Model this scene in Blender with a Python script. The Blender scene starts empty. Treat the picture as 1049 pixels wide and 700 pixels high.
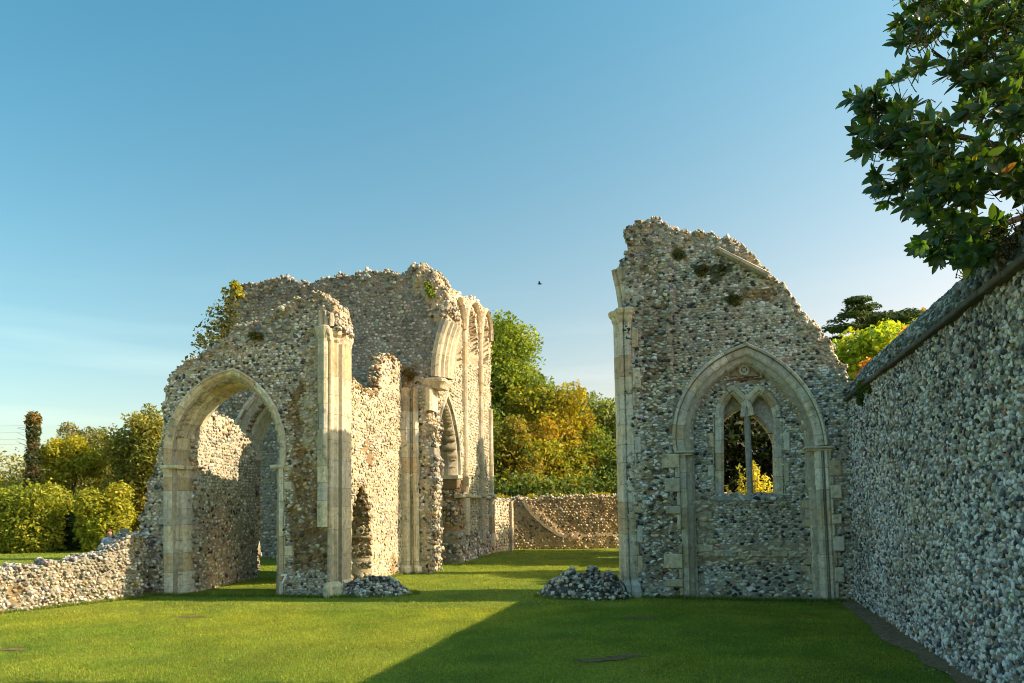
import bpy, math, random
import numpy as np
from mathutils import Vector, Matrix
random.seed(7); RNG = np.random.default_rng(7)
SC = bpy.context.scene
COL = SC.collection

# ------------------------------------------------------------------ camera
F = 760.0; CX = 524.5; TILT = math.radians(3.1); ROLL = 0.012; PPY = 519 - F*math.tan(TILT); EYE = 1.6
fw = np.array([0, math.cos(TILT), math.sin(TILT)])
r0 = np.array([1.0, 0, 0]); u0 = np.array([0, -math.sin(TILT), math.cos(TILT)])
cr = math.cos(ROLL)*r0 - math.sin(ROLL)*u0
cu = math.sin(ROLL)*r0 + math.cos(ROLL)*u0
EYEP = np.array([0, 0, EYE])
def ray(px, py):
    return fw + cr*(px-CX)/F + cu*(PPY-py)/F
def at(px, py, Y):                       # point at depth Y
    d = ray(px, py); return EYEP + d*(Y/d[1])
def gp(px, py, z=0.0):                   # point on the ground
    d = ray(px, py); return EYEP + d*((z-EYE)/d[2])
cam = bpy.data.cameras.new('camera'); camo = bpy.data.objects.new('camera', cam); COL.objects.link(camo)
m = Matrix.Identity(4)
for i in range(3):
    m[i][0] = cr[i]; m[i][1] = cu[i]; m[i][2] = -fw[i]; m[i][3] = EYEP[i]
camo.matrix_world = m
cam.sensor_width = 36; cam.lens = 36*F/1049
cam.shift_y = (PPY-350)/1049; cam.clip_start = .05; cam.clip_end = 3000
SC.camera = camo

# ------------------------------------------------------------------ light
ELEV = math.radians(33.5); AZ = math.atan2(1, -0.05)      # azimuth clockwise from +Y of the direction TO the sun
sun = bpy.data.lights.new('sun', 'SUN'); sun.energy = 3.25; sun.angle = math.radians(.5); sun.color = (1, .79, .52)
suno = bpy.data.objects.new('sun', sun); COL.objects.link(suno)
sdir = Vector((math.sin(AZ)*math.cos(ELEV), math.cos(AZ)*math.cos(ELEV), math.sin(ELEV)))
suno.rotation_euler = sdir.to_track_quat('Z', 'Y').to_euler(); suno.location = (20, 0, 20)
W = bpy.data.worlds.new('World'); SC.world = W; W.use_nodes = True
nt = W.node_tree; nt.nodes.clear()
out = nt.nodes.new('ShaderNodeOutputWorld'); bg = nt.nodes.new('ShaderNodeBackground')
sky = nt.nodes.new('ShaderNodeTexSky'); sky.sky_type = 'NISHITA'; sky.sun_disc = False
sky.sun_elevation = ELEV; sky.sun_rotation = AZ; sky.air_density = 1.0; sky.dust_density = 1.6; sky.ozone_density = 1.6
tc = nt.nodes.new('ShaderNodeTexCoord')
mp = nt.nodes.new('ShaderNodeMapping'); mp.inputs['Scale'].default_value = (1.2, 1.2, 14)
nz = nt.nodes.new('ShaderNodeTexNoise'); nz.inputs['Scale'].default_value = 1.7; nz.inputs['Detail'].default_value = 6
cr1 = nt.nodes.new('ShaderNodeValToRGB'); cr1.color_ramp.elements[0].position = .50; cr1.color_ramp.elements[1].position = .74
sx = nt.nodes.new('ShaderNodeSeparateXYZ')
rm = nt.nodes.new('ShaderNodeMapRange'); rm.inputs[1].default_value = .30; rm.inputs[2].default_value = .06; rm.clamp = True
mu = nt.nodes.new('ShaderNodeMath'); mu.operation = 'MULTIPLY'
mu2 = nt.nodes.new('ShaderNodeMath'); mu2.operation = 'MULTIPLY'; mu2.inputs[1].default_value = .32
mx = nt.nodes.new('ShaderNodeMix'); mx.data_type = 'RGBA'
mx.inputs[7].default_value = (6.2, 6.6, 6.8, 1)
tint = nt.nodes.new('ShaderNodeMix'); tint.data_type = 'RGBA'; tint.blend_type = 'MULTIPLY'; tint.inputs[0].default_value = 1
tint.inputs[7].default_value = (.80, 1.02, .88, 1)
L = nt.links
L.new(tc.outputs['Generated'], mp.inputs[0]); L.new(mp.outputs[0], nz.inputs['Vector']); L.new(nz.outputs[0], cr1.inputs[0])
L.new(tc.outputs['Generated'], sx.inputs[0]); L.new(sx.outputs['Z'], rm.inputs[0])
L.new(cr1.outputs[0], mu.inputs[0]); L.new(rm.outputs[0], mu.inputs[1]); L.new(mu.outputs[0], mu2.inputs[0]); L.new(mu2.outputs[0], mx.inputs[0])
L.new(sky.outputs[0], mx.inputs[6]); L.new(mx.outputs[2], tint.inputs[6])
def mth(op,a,b):
    n_=nt.nodes.new('ShaderNodeMath'); n_.operation=op
    for i_,v_ in enumerate((a,b)):
        if isinstance(v_,(int,float)): n_.inputs[i_].default_value=v_
        else: L.new(v_,n_.inputs[i_])
    return n_.outputs[0]
zc_=mth('MINIMUM',mth('MAXIMUM',sx.outputs['Z'],0.0),.6); xc_=mth('MINIMUM',mth('MAXIMUM',sx.outputs['X'],-.6),.6)
cmb=nt.nodes.new('ShaderNodeCombineXYZ')
for i_,(a_,b_,c_) in enumerate(((.84,-2.45,.80),(-.17,.24,.12),(-.42,.70,-.03))):
    L.new(mth('POWER',2.0,mth('ADD',mth('ADD',mth('MULTIPLY',zc_,b_),a_),mth('MULTIPLY',xc_,c_))),cmb.inputs[i_])
fin=nt.nodes.new('ShaderNodeVectorMath'); fin.operation='MULTIPLY'; L.new(tint.outputs[2],fin.inputs[0]); L.new(cmb.outputs[0],fin.inputs[1]); L.new(fin.outputs[0],bg.inputs[0]); L.new(bg.outputs[0], out.inputs[0])
bg.inputs[1].default_value = .092
SC.view_settings.view_transform = 'Standard'; SC.view_settings.look = 'None'; SC.view_settings.exposure = 1.42; SC.view_settings.gamma = 1
SC.render.engine = 'CYCLES'; SC.cycles.max_bounces = 5; SC.cycles.diffuse_bounces = 3; SC.cycles.transmission_bounces = 3
SC.cycles.use_denoising = True; SC.cycles.filter_width = 1.0

# ------------------------------------------------------------------ materials
def mat(name, rough=.85, tex_scale=9, tex_amt=.35, bump=.3, bump_scale=40, bump_dist=.01, attr=True, color=(.5,.5,.5), spec=.3, trans=0, speck=None, tmul=(1,1,1)):
    M = bpy.data.materials.new(name); M.use_nodes = True; t = M.node_tree; t.nodes.clear(); N = t.nodes.new; K = t.links.new
    o = N('ShaderNodeOutputMaterial'); p = N('ShaderNodeBsdfPrincipled')
    p.inputs['Roughness'].default_value = rough; p.inputs['Specular IOR Level'].default_value = spec
    g = N('ShaderNodeNewGeometry')
    if attr:
        a = N('ShaderNodeAttribute'); a.attribute_name = 'Col'; src = a.outputs['Color']
    else:
        a = N('ShaderNodeRGB'); a.outputs[0].default_value = (*color, 1); src = a.outputs[0]
    n1 = N('ShaderNodeTexNoise'); n1.inputs['Scale'].default_value = tex_scale; n1.inputs['Detail'].default_value = 7; n1.inputs['Roughness'].default_value = .65
    K(g.outputs['Position'], n1.inputs['Vector'])
    mr = N('ShaderNodeMapRange'); mr.inputs[1].default_value = .28; mr.inputs[2].default_value = .72
    mr.inputs[3].default_value = 1-tex_amt; mr.inputs[4].default_value = 1+tex_amt*.75
    K(n1.outputs[0], mr.inputs[0])
    vm = N('ShaderNodeVectorMath'); vm.operation = 'SCALE'; K(src, vm.inputs[0]); K(mr.outputs[0], vm.inputs[3])
    last = vm.outputs[0]
    if speck:
        n3 = N('ShaderNodeTexNoise'); n3.inputs['Scale'].default_value = speck[0]; n3.inputs['Detail'].default_value = 4
        K(g.outputs['Position'], n3.inputs['Vector'])
        rr = N('ShaderNodeMapRange'); rr.inputs[1].default_value = speck[1]; rr.inputs[2].default_value = speck[1]+.1; K(n3.outputs[0], rr.inputs[0])
        ms = N('ShaderNodeMath'); ms.operation = 'MULTIPLY'; ms.inputs[1].default_value = speck[3]; K(rr.outputs[0], ms.inputs[0])
        mm = N('ShaderNodeMix'); mm.data_type = 'RGBA'; K(ms.outputs[0], mm.inputs[0]); K(last, mm.inputs[6]); mm.inputs[7].default_value = (*speck[2], 1)
        last = mm.outputs[2]
    if name=='ashlar':
        mpp=N('ShaderNodeMapping'); mpp.inputs['Scale'].default_value=(5,5,.8); K(g.outputs['Position'],mpp.inputs[0])
        n4=N('ShaderNodeTexNoise'); n4.inputs['Scale'].default_value=1.6; n4.inputs['Detail'].default_value=8; n4.inputs['Roughness'].default_value=.7; K(mpp.outputs[0],n4.inputs['Vector'])
        r4=N('ShaderNodeMapRange'); r4.inputs[1].default_value=.50; r4.inputs[2].default_value=.70; r4.inputs[4].default_value=.62; K(n4.outputs[0],r4.inputs[0])
        m4=N('ShaderNodeMix'); m4.data_type='RGBA'; K(r4.outputs[0],m4.inputs[0]); K(last,m4.inputs[6]); m4.inputs[7].default_value=(.17,.165,.125,1); last=m4.outputs[2]
        n5=N('ShaderNodeTexNoise'); n5.inputs['Scale'].default_value=38; n5.inputs['Detail'].default_value=3; K(g.outputs['Position'],n5.inputs['Vector'])
        r5=N('ShaderNodeMapRange'); r5.inputs[1].default_value=.64; r5.inputs[2].default_value=.70; r5.inputs[4].default_value=.7; K(n5.outputs[0],r5.inputs[0])
        m5=N('ShaderNodeMix'); m5.data_type='RGBA'; K(r5.outputs[0],m5.inputs[0]); K(last,m5.inputs[6]); m5.inputs[7].default_value=(.12,.11,.08,1); last=m5.outputs[2]
    K(last, p.inputs['Base Color'])
    n2 = N('ShaderNodeTexNoise'); n2.inputs['Scale'].default_value = bump_scale; n2.inputs['Detail'].default_value = 5; K(g.outputs['Position'], n2.inputs['Vector'])
    b = N('ShaderNodeBump'); b.inputs['Strength'].default_value = bump; b.inputs['Distance'].default_value = bump_dist
    K(n2.outputs[0], b.inputs['Height']); K(b.outputs[0], p.inputs['Normal'])
    if trans:
        tr = N('ShaderNodeBsdfTranslucent'); sc = N('ShaderNodeVectorMath'); sc.operation = 'MULTIPLY'; sc.inputs[1].default_value = tmul
        K(last, sc.inputs[0]); K(sc.outputs[0], tr.inputs[0])
        mxs = N('ShaderNodeMixShader'); mxs.inputs[0].default_value = trans
        K(p.outputs[0], mxs.inputs[1]); K(tr.outputs[0], mxs.inputs[2]); K(mxs.outputs[0], o.inputs[0])
    else: K(p.outputs[0], o.inputs[0])
    return M
M_MORT = mat('mortar', .95, 14, .4, .9, 45, .02)
M_FLINT = mat('flint', .55, 35, .45, .5, 60, .008, spec=.4)
M_ASH = mat('ashlar', .9, 11, .32, .7, 55, .01, speck=(7, .60, (.10,.095,.07), .55))
M_LEAF = mat('leaf', .6, 3, .25, .1, 20, .005, spec=.3, trans=.42, tmul=(1.6,1.5,.5))
M_MAG = mat('magnolia_leaf', .30, 6, .2, .1, 20, .004, spec=.5, trans=.30, tmul=(2.4,2.3,.4))
M_BARK = mat('bark', .9, 12, .4, .8, 30, .02)
M_CLOTH = mat('cloth', .8, 20, .15, .1)
M_WHITE = mat('white_paint', .6, 20, .1, .1, attr=False, color=(.9,.9,.88))
M_IRON = mat('iron', .5, 20, .2, .1, attr=False, color=(.12,.11,.10))

# ------------------------------------------------------------------ mesh accumulator
class Acc:
    def __init__(s): s.v=[]; s.n=0; s.loops=[]; s.tot=[]; s.mi=[]; s.c=[]; s.sm=[]
    def add(s, V, Fc, C, mi=0, smooth=False):
        V = np.asarray(V, float).reshape(-1,3)
        C = np.broadcast_to(np.asarray(C, float), (len(V),3))
        s.v.append(V); s.c.append(C)
        if isinstance(Fc, np.ndarray):
            k = Fc.shape[1]; s.loops.append((Fc+s.n).ravel()); s.tot.append(np.full(len(Fc),k)); m = len(Fc)
        else:
            for f in Fc: s.loops.append(np.asarray(f)+s.n); s.tot.append(np.array([len(f)]))
            m = len(Fc)
        s.mi.append(np.full(m,mi)); s.sm.append(np.full(m,smooth)); s.n += len(V)
    def build(s, name, mats, parent=None):
        if not s.v: return None
        v=np.concatenate(s.v); lo=np.concatenate(s.loops).astype(np.int32); tt=np.concatenate(s.tot).astype(np.int32)
        me=bpy.data.meshes.new(name)
        me.vertices.add(len(v)); me.vertices.foreach_set('co', v.astype(np.float32).ravel())
        me.loops.add(len(lo)); me.loops.foreach_set('vertex_index', lo)
        me.polygons.add(len(tt)); st=np.concatenate([[0],np.cumsum(tt)[:-1]]).astype(np.int32)
        me.polygons.foreach_set('loop_start', st); me.polygons.foreach_set('loop_total', tt)
        if not isinstance(mats,(list,tuple)): mats=[mats]
        for q in mats: me.materials.append(q)
        me.polygons.foreach_set('material_index', np.concatenate(s.mi).astype(np.int32))
        me.polygons.foreach_set('use_smooth', np.concatenate(s.sm).astype(bool))
        at_=me.color_attributes.new('Col','FLOAT_COLOR','POINT')
        c=np.concatenate(s.c); c4=np.ones((len(c),4),np.float32); c4[:,:3]=c; at_.data.foreach_set('color', c4.ravel())
        me.update(); me.validate()
        o=bpy.data.objects.new(name, me); COL.objects.link(o)
        if parent is not None:
            o.parent=parent; root=parent
            M=Matrix.Identity(4); q=parent
            while q is not None: M=Matrix.Translation(q.location)@M; q=q.parent
            o.location = -M.translation if (M.translation.length>1e-9 and parent.parent is None and parent.type=='EMPTY') else (0,0,0)
        return o
def thing(name, label, cat, loc, group=None):
    o=bpy.data.objects.new(name,None); COL.objects.link(o); o.location=loc; o.empty_display_size=.3
    o['label']=label; o['category']=cat
    if group: o['group']=group
    return o
def tag(o,label=None,cat=None,group=None,kind=None):
    if label: o['label']=label
    if cat: o['category']=cat
    if group: o['group']=group
    if kind: o['kind']=kind
    return o

# ------------------------------------------------------------------ noise
_lat = RNG.random((8,256,256))
def vn(x, y, scale, seed=0):
    x=np.asarray(x)*scale+37.1*seed; y=np.asarray(y)*scale+11.7*seed
    xi=np.floor(x).astype(int); yi=np.floor(y).astype(int); fx=x-xi; fy=y-yi
    fx=fx*fx*(3-2*fx); fy=fy*fy*(3-2*fy); Lt=_lat[seed%8]
    a=Lt[xi&255,yi&255]; b=Lt[(xi+1)&255,yi&255]; c=Lt[xi&255,(yi+1)&255]; d=Lt[(xi+1)&255,(yi+1)&255]
    return (a*(1-fx)+b*fx)*(1-fy)+(c*(1-fx)+d*fx)*fy - .5
def fbm(x,y,scale,seed=0): return vn(x,y,scale,seed)+.5*vn(x,y,scale*2.1,seed+1)+.25*vn(x,y,scale*4.3,seed+2)
def inpoly(x,y,P):
    P=np.asarray(P); r=np.zeros(np.shape(x),bool); n=len(P); j=n-1
    for i in range(n):
        xi,yi=P[i]; xj,yj=P[j]
        c=((yi>y)!=(yj>y))
        with np.errstate(divide='ignore',invalid='ignore'):
            r^= c & (x < (xj-xi)*(y-yi)/(yj-yi+1e-12)+xi)
        j=i
    return r

# ------------------------------------------------------------------ stones
def ico(sub):
    t=(1+5**.5)/2
    v=[(-1,t,0),(1,t,0),(-1,-t,0),(1,-t,0),(0,-1,t),(0,1,t),(0,-1,-t),(0,1,-t),(t,0,-1),(t,0,1),(-t,0,-1),(-t,0,1)]
    f=[(0,11,5),(0,5,1),(0,1,7),(0,7,10),(0,10,11),(1,5,9),(5,11,4),(11,10,2),(10,7,6),(7,1,8),(3,9,4),(3,4,2),(3,2,6),(3,6,8),(3,8,9),(4,9,5),(2,4,11),(6,2,10),(8,6,7),(9,8,1)]
    v=[np.array(p)/np.linalg.norm(p) for p in v]
    for _ in range(sub):
        cache={}; nf=[]
        def mid(a,b):
            k=(min(a,b),max(a,b))
            if k not in cache:
                p=v[a]+v[b]; v.append(p/np.linalg.norm(p)); cache[k]=len(v)-1
            return cache[k]
        for a,b,c in f:
            x,y,z=mid(a,b),mid(b,c),mid(c,a); nf+=[(a,x,z),(b,y,x),(c,z,y),(x,y,z)]
        f=nf
    return np.array(v),np.array(f)
def templates(sub, n, boxy=.5):
    V,Fc=ico(sub); T=[]
    for k in range(n):
        q=RNG.normal(size=4); q/=np.linalg.norm(q); w,x,y,z=q
        R=np.array([[1-2*(y*y+z*z),2*(x*y-z*w),2*(x*z+y*w)],[2*(x*y+z*w),1-2*(x*x+z*z),2*(y*z-x*w)],[2*(x*z-y*w),2*(y*z+x*w),1-2*(x*x+y*y)]])
        P=V@R.T
        P=np.sign(P)*np.abs(P)**(1-.35*boxy)                      # squarer
        for _ in range(9):                                        # knapped facets
            nn=RNG.normal(size=3); nn/=np.linalg.norm(nn); h=.42+.40*RNG.random()
            d=P@nn; P=P-np.outer(np.maximum(d-h,0),nn)
        P*= 1+RNG.normal(scale=.05,size=(len(P),1))
        T.append(P)
    return np.array(T),Fc
T1=templates(1,20); T0=templates(0,20)

# palettes: (colour, weight)
def pal(*a):
    c=np.array([x[0] for x in a],float); w=np.array([x[1] for x in a],float); return c,w/w.sum()
P_GREY=pal(((.66,.61,.49),4.4),((.46,.44,.37),4.0),((.25,.25,.23),3.0),((.055,.06,.06),2.6),((.50,.40,.26),1.8),((.86,.83,.73),3.4),((.34,.19,.11),.3))
P_NEAR=pal(((.64,.62,.54),4),((.46,.47,.43),4.5),((.26,.28,.28),3.4),((.06,.065,.07),3.2),((.42,.33,.22),1.2),((.84,.82,.74),3.2),((.32,.17,.10),.3))
P_DARK=pal(((.52,.49,.40),4),((.38,.37,.31),4),((.21,.21,.19),3),((.34,.28,.20),2),((.60,.58,.49),1.6))
P_BROWN=pal(((.33,.23,.12),4),((.24,.165,.085),3),((.42,.33,.20),3),((.52,.47,.37),1.8),((.15,.14,.11),1.3))
P_WARM=pal(((.58,.50,.36),5),((.50,.42,.29),3),((.66,.60,.47),3),((.34,.28,.20),1.2),((.20,.18,.15),.6))
P_LIT=pal(((.08,.08,.085),1),((.56,.52,.44),5),((.44,.40,.33),3),((.28,.27,.25),2),((.13,.13,.13),1.2),((.42,.30,.17),1.5),((.68,.65,.58),2))
P_MOSS=pal(((.07,.08,.035),4),((.14,.13,.08),3),((.35,.34,.28),3))
P_TOP=pal(((.50,.44,.35),4),((.36,.31,.25),3),((.20,.18,.16),2),((.44,.31,.17),1.6),((.60,.56,.48),2))
MO_GREY=(.46,.41,.31); MO_WARM=(.50,.43,.30); MO_BROWN=(.30,.21,.115); MO_DARK=(.32,.29,.23); MO_NEAR=(.30,.28,.22)

FLAT=True
def put_stones(acc, C, U, N, size, pal_, T=T1, spin=.35, cj=.22, mi=1):
    """C centres (n,3); U,N unit axes per stone (n,3); size (n,3) half sizes along U, Z', N."""
    n=len(C)
    if n==0: return
    TT,Fc=T
    idx=RNG.integers(0,len(TT),n); P=TT[idx]*size[:,None,[0,1,2]]
    Zp=np.cross(N,U)
    a=RNG.normal(scale=spin,size=n); ca,sa=np.cos(a)[:,None],np.sin(a)[:,None]
    U2=U*ca+Zp*sa; Z2=-U*sa+Zp*ca
    V=C[:,None,:]+P[:,:,0:1]*U2[:,None,:]+P[:,:,1:2]*Z2[:,None,:]+P[:,:,2:3]*N[:,None,:]
    k=RNG.choice(len(pal_[1]),n,p=pal_[1]); c=pal_[0][k]*(1+RNG.normal(scale=cj,size=(n,1)))*(1+RNG.normal(scale=.04,size=(n,3)))
    st_=1+.42*fbm(C[:,0]+C[:,1]*.7,C[:,2],.75,5)+.25*fbm(C[:,0]-C[:,1]*.7,C[:,2]*.6,2.3,6); wm=.10*fbm(C[:,0]+C[:,1],C[:,2],1.1,1)
    c=c*st_[:,None]*np.stack([1+wm,1+wm*.3,1-wm*1.4],1); c=np.clip(c,.015,.85)
    nv=TT.shape[1]
    Fa=(Fc[None]+(np.arange(n)*nv)[:,None,None]).reshape(-1,3)
    acc.add(V.reshape(-1,3),Fa,np.repeat(c,nv,0),mi,FLAT)

class Wall:
    def __init__(s, p0, p1, d=0.0):
        p0=np.array(p0[:2],float); p1=np.array(p1[:2],float)
        s.u=(p1-p0)/np.linalg.norm(p1-p0); s.n=np.array([s.u[1],-s.u[0]]); s.O=p0+s.n*d
    def off(s,d): w=Wall(s.O,s.O+s.u); w.O=s.O+s.n*d; return w
    def uv(s,px,py):
        r=ray(px,py); den=r[0]*s.n[0]+r[1]*s.n[1]; t=(s.O@s.n)/den
        p=EYEP+r*t; return ((p[:2]-s.O)@s.u, p[2])
    def uvs(s,L): return [s.uv(*p) for p in L]
    def P(s,u,z,d):
        u=np.asarray(u,float); z=np.asarray(z,float)+0*u; d=np.asarray(d,float)+0*u
        xy=s.O+np.multiply.outer(u,s.u)+np.multiply.outer(d,s.n)
        return np.concatenate([xy,z[...,None]],-1)
    @property
    def U3(s): return np.array([s.u[0],s.u[1],0])
    @property
    def N3(s): return np.array([s.n[0],s.n[1],0])

class St:   # surface style
    def __init__(s,poly=None,pal_=P_GREY,sp=.08,off=0,mort=MO_GREY,cover=1.0,rough=.015,asp=1.3,relief=1.0,coursed=.6,edge=.05,spin=.35):
        s.poly=poly;s.pal=pal_;s.sp=sp;s.off=off;s.mort=mort;s.cover=cover;s.rough=rough;s.asp=asp;s.relief=relief;s.coursed=coursed;s.edge=edge;s.spin=spin

def build_wall(acc, w, outline, holes=(), thick=.8, cell=.05, styles=None, T=T1, rag=.05, edge_sp=.09, edge_pal=P_TOP, uvmode=False, seed=0, back=False, front=True, topz=None, lean=0, edges=True, thickfn=None, zmin=-.1):
    cv=(lambda L:L) if uvmode else w.uvs
    Pn=cv(outline); H=[cv(h) for h in holes]
    SP=[(None if (s.poly is None) else cv(s.poly)) for s in styles]
    us=[p[0] for p in Pn]; zs=[p[1] for p in Pn]
    ua,ub=min(us)-.15,max(us)+.15; za,zb=max(zmin,min(zs)-.05),max(zs)+.15
    nu=int((ub-ua)/cell)+1; nzn=int((zb-za)/cell)+1
    def inside(u,z):
        r=rag*2.2
        uu=u+r*(fbm(u,z,4.5,seed)+.6*vn(u,z,12,seed+3)); zz=z+r*(fbm(u,z,4.5,seed+4)+.6*vn(u,z,12,seed+5))*np.clip(z*2,0,1)
        ok=inpoly(uu,zz,Pn)
        for h in H: ok&=~inpoly(u,z,h)
        return ok
    def style_of(u,z):
        k=np.zeros(np.shape(u),int)
        for i,s in enumerate(styles):
            if SP[i] is not None:
                uu=u+s.edge*2*fbm(u,z,5,seed+i+2); zz=z+s.edge*2*fbm(u,z,5,seed+i+5)
                k=np.where(inpoly(uu,zz,SP[i]),i,k)
        return k
    offs=np.array([s.off for s in styles]); rgh=np.array([s.rough for s in styles])
    def depth(u,z,k=None):
        if k is None: k=style_of(u,z)
        return offs[k]+rgh[k]*(2*fbm(u,z,3,seed+1)+1.2*fbm(u,z,9,seed+6)) + lean*z
    ci=(np.arange(nu)+.5)*cell+ua; cj=(np.arange(nzn)+.5)*cell+za
    CU,CZ=np.meshgrid(ci,cj,indexing='ij'); M=inside(CU,CZ)
    # nodes
    gi=np.arange(nu+1)*cell+ua; gj=np.arange(nzn+1)*cell+za
    GU,GZ=np.meshgrid(gi,gj,indexing='ij')
    k=style_of(GU,GZ); D=depth(GU,GZ,k)
    GU2=GU+RNG.uniform(-.3,.3,GU.shape)*cell; GZ2=GZ+RNG.uniform(-.3,.3,GU.shape)*cell
    Vf=w.P(GU2,GZ2,D-.006); tk=thick if thickfn is None else thickfn(GU,GZ)
    Vb=w.P(GU2,GZ2,-tk+.02*fbm(GU,GZ,4,seed+2))
    mc=np.array([s.mort for s in styles])[k]*(1+.35*fbm(GU,GZ,1.3,seed+7))[...,None]
    idx=np.arange((nu+1)*(nzn+1)).reshape(nu+1,nzn+1)
    nb=idx.size
    I,J=np.nonzero(M)
    a,b,c,d=idx[I,J],idx[I+1,J],idx[I+1,J+1],idx[I,J+1]
    FF=[np.stack([a,b,c,d],1), np.stack([a,d,c,b],1)+nb]
    Mp=np.pad(M,1)
    ed=[]
    for (di,dj,p,q,nrm) in ((-1,0,(0,0),(0,1),(-1,0)),(1,0,(1,1),(1,0),(1,0)),(0,-1,(1,0),(0,0),(0,-1)),(0,1,(0,1),(1,1),(0,1))):
        e=M & ~Mp[1+di:1+di+nu,1+dj:1+dj+nzn]
        ii,jj=np.nonzero(e)
        A=idx[ii+p[0],jj+p[1]]; B=idx[ii+q[0],jj+q[1]]
        FF.append(np.stack([A,B,B+nb,A+nb],1))
        ed.append((ci[ii]+nrm[0]*cell*.5, cj[jj]+nrm[1]*cell*.5, np.full(len(ii),nrm[0]), np.full(len(ii),nrm[1])))
    FF=np.concatenate(FF); used=np.unique(FF); rem=np.zeros(2*nb,int); rem[used]=np.arange(len(used))
    VV=np.concatenate([Vf.reshape(-1,3),Vb.reshape(-1,3)])[used]; CC=np.concatenate([mc.reshape(-1,3)]*2)[used]
    acc.add(VV,rem[FF],np.clip(CC,.02,.8),0,True)
    # face stones
    for si,s in enumerate(styles):
        if s.cover<=0 or not front: continue
        su=s.sp*s.asp; sz=s.sp/s.asp**.5
        U,Z=np.meshgrid(np.arange(ua,ub,su),np.arange(max(za,0),zb,sz),indexing='ij')
        U=U+(np.arange(U.shape[1])%2)[None,:]*su*.5
        jz=(1-s.coursed)*.5
        ju=.28
        U=U+RNG.uniform(-ju,ju,U.shape)*su; Z=Z+RNG.uniform(-jz,jz,Z.shape)*sz+.35*sz*2*vn(U,Z,1.1,seed+3)
        U=U.ravel();Z=Z.ravel()
        ok=inside(U,Z); ok&=(style_of(U,Z)==si); ok&=RNG.random(len(U))<s.cover*(1+.25*vn(U,Z,2.5,seed+2))
        U=U[ok];Z=Z[ok]; n=len(U)
        if n==0: continue
        sc=1.0+.45*RNG.random(n); big=RNG.random(n)<.06; sc=np.where(big,sc*1.35,sc)
        size=np.stack([su*.5*sc*RNG.uniform(.82,1.12,n), sz*.52*sc*RNG.uniform(.8,1.1,n), s.sp*.36*s.relief*RNG.uniform(.6,1.2,n)],1)
        dd=depth(U,Z)+RNG.uniform(-.55,.10,n)*s.sp*.30*s.relief
        C=w.P(U,Z,dd); Ux=np.broadcast_to(w.U3,(n,3)); Nx=np.broadcast_to(w.N3,(n,3))
        Nx=Nx+RNG.normal(scale=.22,size=(n,3)); Nx/=np.linalg.norm(Nx,axis=1)[:,None]
        Ux=Ux-(Ux*Nx).sum(1)[:,None]*Nx; Ux/=np.linalg.norm(Ux,axis=1)[:,None]
        put_stones(acc,C,Ux,Nx,size,s.pal,T,s.spin)
    # edge stones
    if edges:
        E=[np.concatenate(x) for x in zip(*ed)]
        keep=(E[1]>.03)&(RNG.random(len(E[0]))<cell/edge_sp*1.15)
        cov=np.array([s.cover for s in styles]); keep&=cov[style_of(E[0]-E[2]*.05,E[1]-E[3]*.05)]>0
        eu,ez,nx,nzv=[x[keep] for x in E]
        nT=max(1,int(thick/edge_sp))
        for t in range(nT+1):
            n=len(eu)
            if not n: break
            kk=style_of(eu,ez); tf=np.full(n,thick) if thickfn is None else thickfn(eu,ez)
            dd=offs[kk]+lean*ez-(t+RNG.uniform(.1,.9,n))/(nT+1)*(tf+offs[kk])
            uu=eu+RNG.uniform(-.5,.5,n)*edge_sp*.7; zz=ez+RNG.uniform(-.5,.5,n)*edge_sp*.7
            rr=edge_sp*(.55+.35*RNG.random(n)); push=RNG.uniform(-.3,.35,n)*edge_sp*.6
            C=w.P(uu+nx*push,zz+nzv*push,dd)
            N3=nx[:,None]*w.U3+nzv[:,None]*np.array([0,0,1.]); N3=N3+RNG.normal(scale=.3,size=(n,3)); N3/=np.linalg.norm(N3,axis=1)[:,None]
            U3=np.broadcast_to(w.N3,(n,3)); U3=U3-(U3*N3).sum(1)[:,None]*N3; U3/=np.linalg.norm(U3,axis=1)[:,None]
            size=np.stack([rr,rr*RNG.uniform(.6,1,n),rr*RNG.uniform(.5,.85,n)],1)
            put_stones(acc,C,U3,N3,size,edge_pal,T,.8)

def ring_poly(path,wd):
    p=np.array(path,float); n=len(p); out=[]
    for i in range(n):
        t=p[min(i+1,n-1)]-p[max(i-1,0)]; t/=np.linalg.norm(t)+1e-9; out.append((p[i][0]-t[1]*wd,p[i][1]+t[0]*wd))
    return [tuple(q) for q in p]+out[::-1]
def strip(ua,ub,za,zb): return [(ua,za),(ub,za),(ub,zb),(ua,zb)]
def bare(poly,off=-.03): return St(poly,P_GREY,.08,off,MO_GREY,0,.005,edge=0)
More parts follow.
